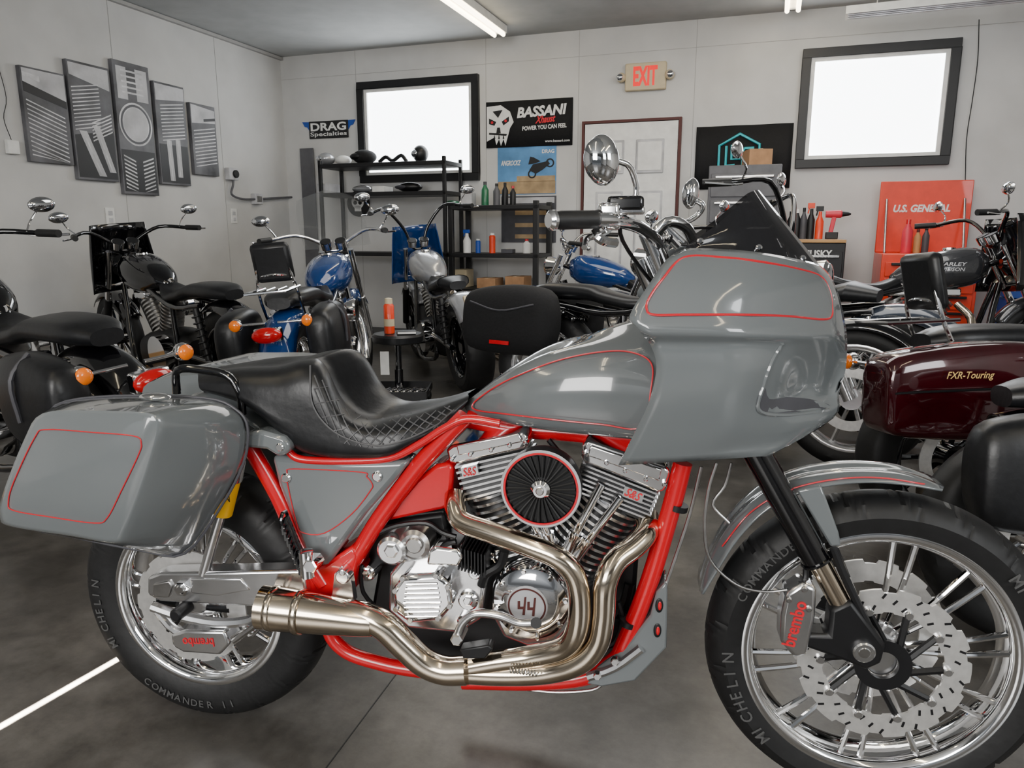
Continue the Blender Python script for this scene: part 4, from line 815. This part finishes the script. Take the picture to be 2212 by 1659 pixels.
    if plate:
        MB().box((-.30,0,.66),(.025,.17,.10),Matrix.Rotation(.6,3,'Y')).build('license_plate','offwhite',b,bev=.003); m=MB(); m.ell((-.345,0,.56),(.03,.06,.045)); m.build('tail_lens','greyd',b)
    if bags:
        for s in sides:
            m=MB(); e=5 if bags=='hard' else 3
            if bags=='small': m.loft([(-.30,.64,.50,.04,3),(-.26,.70,.42,.07,3),(-.08,.73,.40,.085,3),(.08,.71,.42,.07,3),(.12,.64,.52,.04,3)],4,28,s*.23)
            elif bags=='hard': m.loft([(-.44,.64,.54,.05,4),(-.40,.72,.47,.085,5),(-.1,.76,.45,.10,5),(.12,.74,.46,.09,5),(.18,.66,.54,.05,4)],4,28,s*.27)
            else: m.loft([(-.38,.66,.50,.05,e),(-.34,.74,.42,.09,e),(-.1,.78,.40,.11,e),(.12,.76,.42,.10,e),(.18,.66,.52,.05,e)],4,28,s*.27)
            bgp=m.build('saddlebag',bagm,b,sm=60)
            if bags=='hard':
                m=MB(); m.tube([(-.42,s*.33,.60),(-.38,s*.36,.61),(-.1,s*.374,.62),(.15,s*.33,.62)],.004,6,k=5); m.build('lid_seam','black',bgp)
                if s<0: txt('FXR-Touring',.15,.028,'gold',bgp,(-.20,-.379,.66),bold=.01,shear=.3)
            elif bags=='small':
                m=MB(); m.tube([(-.1,s*.25,.735),(-.1,s*.318,.66),(-.1,s*.318,.52)],.008,6,k=4); m.build('bag_strap','greyd',bgp)
            else:
                m=MB(); m.tube([(-.3,s*.38,.68),(-.1,s*.4,.64),(.1,s*.38,.68)],.005,6,k=5); m.build('bag_strap','greyd',bgp)
                if s<0 and bagm=='cloth': MB().box((-.1,s*.385,.47),(.12,.008,.02)).build('bag_badge','red',bgp)
    if fairing:
        m=MB(); rows=[]
        for i in range(9):
            t=i/8; z=.70+.46*t; rows.append([(1.28+.20*sin(pi*(.18+.6*t))*cos(a*.95),.24*(1-.25*t)*sin(a),z) for a in [(-1.6+3.2*j/16) for j in range(17)]])
        m.grid(rows); m.build('quarter_fairing',fairing,b,solid=.006,sm=60)
    if shield:
        m=MB(); m.grid([[(1.38-.2*t+.06*cos(a)-.06,.25*sin(a)*(1-.2*t**3),1.0+.38*t-.05*t*t*abs(a)) for a in [(-1.2+2.4*j/12) for j in range(13)]] for t in [i/8 for i in range(9)]]); m.build('windshield','clear',b,sm=60)
    if back:
        m=MB()
        for s in(-1,1): m.tube([(.0,s*.1,.62),(-.1,s*.1,.8),(-.14,s*.07,.98)],.008,8,k=3)
        m.tube([(-.12,-.09,.88),(-.14,0,.89),(-.12,.09,.88)],.006,8,k=3); m.build('sissy_bar','chrome',b)
        MB().box((-.12,0,.95),(.05,.2,.2),Matrix.Rotation(-.2,3,'Y')).build('backrest_pad','leather',b,bev=.024)
        m=MB()
        for y in(-.08,-.03,.03,.08): m.tube([(-.05,y,.82),(-.28,y,.81)],.005,6)
        m.tube([(-.05,-.1,.82),(-.3,-.1,.81),(-.3,.1,.81),(-.05,.1,.82)],.007,6); m.build('luggage_rack','chrome',b)
    return b
mk('black motorcycle with leather bag cut by the left edge of the photo',-1.62,2.95,-56,bags='small',sides=(1,),wh='alu',sc=1.1,bh=1.06)
mk('black motorcycle with wide bars under the engine canvases by the left wall',-1.85,4.95,-50,fairing='blackp',wh='blackp',bh=1.1,sig=False,tail=False)
mk('blue motorcycle with windshield and chrome backrest seen from behind',-1.24,4.3,0,tank='bluep',fend='bluep',bags='small',shield=True,back=True,wh='chrome',barm='chrome')
mk('silver motorcycle with silver fender and licence plate beside the stool',-.30,5.6,-20,tank='silverp',fend='silverp',fairing='bluep',bh=1.28,plate=True,sig=False,tail=False,wh='blackp',rw=.2,fa=142,sx0=.12)
mk('black motorcycle with black fabric side bags behind the grey fuel tank',.22,4.65,122,bags='soft',bagm='cloth',bh=1.26,sig=False,sc=1.12)
mk('metallic blue motorcycle standing before the white door',1.70,6.15,-62,tank='bluep',fend='bluep',wh='chrome',bh=1.1,sig=False,barm='chrome',sx0=.1,tail=False,sc=1.05)
mk('charcoal motorcycle with lettered tank and black fairing before the orange tool chest',1.98,5.4,96,tank='charp',fend='charp',fairing='blackp',text=('HARLEY','DAVIDSON'),sc=1.14,bh=1.14,sig=False,wh='blackp',tail=False)
mk('slate grey motorcycle with a chrome wheel directly behind the grey fairing',2.2,4.15,-50,tank='slatep',fend='slatep',wh='chrome',sc=1.16,bh=1.03,sig=False,sx0=.1,fa=165,tail=False)
mk('maroon touring motorcycle with hard side bag and black backrest at right',1.68,2.72,86,tank='maroon',fend='blackp',bags='hard',sides=(-1,),bagm='maroon',back=True,wh='blackp',sc=1.08,fa=120,tail=False)
mk('black motorcycle with black leather bag cut by the right edge of the photo',1.53,2.02,97,bags='small',sides=(-1,),wh='chrome',sc=1.0,bh=1.0,sig=False,tail=False,fa=110)
# ---------------- lights, world, camera
def area(loc,to,sx,sy,e,col=(1,1,1),spread=None):
    l=bpy.data.lights.new('area','AREA'); l.shape='RECTANGLE'; l.size=sx; l.size_y=sy; l.energy=e; l.color=col
    if spread: l.spread=spread
    o=bpy.data.objects.new('area_light',l); C.objects.link(o); o.location=loc; o.rotation_euler=(V(to)-V(loc)).to_track_quat('-Z','Y').to_euler(); return o
area((-2.2,-3,2.2),(0,2,.7),2.6,1.8,230,(1,.98,.95)); area((3.2,-2.2,2.6),(.6,2,.6),1.8,1.8,110,(.95,.98,1))
area((1.2,4.6,3.0),(1.2,5.2,0),4,2.0,95,(1,.97,.92))
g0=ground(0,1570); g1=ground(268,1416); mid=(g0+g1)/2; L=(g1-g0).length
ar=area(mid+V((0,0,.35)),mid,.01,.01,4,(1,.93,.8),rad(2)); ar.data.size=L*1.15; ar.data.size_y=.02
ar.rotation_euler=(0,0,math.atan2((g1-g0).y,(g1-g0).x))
w=bpy.data.worlds.new('w'); bpy.context.scene.world=w; w.use_nodes=True; nt=w.node_tree; bg=nt.nodes['Background']
tc=nt.nodes.new('ShaderNodeTexCoord'); sp=nt.nodes.new('ShaderNodeSeparateXYZ'); rp=nt.nodes.new('ShaderNodeValToRGB'); nt.links.new(tc.outputs['Generated'],sp.inputs[0]); nt.links.new(sp.outputs['Z'],rp.inputs[0]); nt.links.new(rp.outputs[0],bg.inputs[0])
rp.color_ramp.elements[0].position=.0; rp.color_ramp.elements[0].color=(.12,.125,.13,1); rp.color_ramp.elements[1].position=.3; rp.color_ramp.elements[1].color=(.9,.95,1,1); bg.inputs[1].default_value=.8
cam=bpy.data.cameras.new('cam'); co=bpy.data.objects.new('camera',cam); C.objects.link(co); co.location=O; co.rotation_euler=(pi/2-PIT,0,0)
cam.sensor_width=36; cam.lens=F/2212*36; cam.clip_start=.05; bpy.context.scene.camera=co
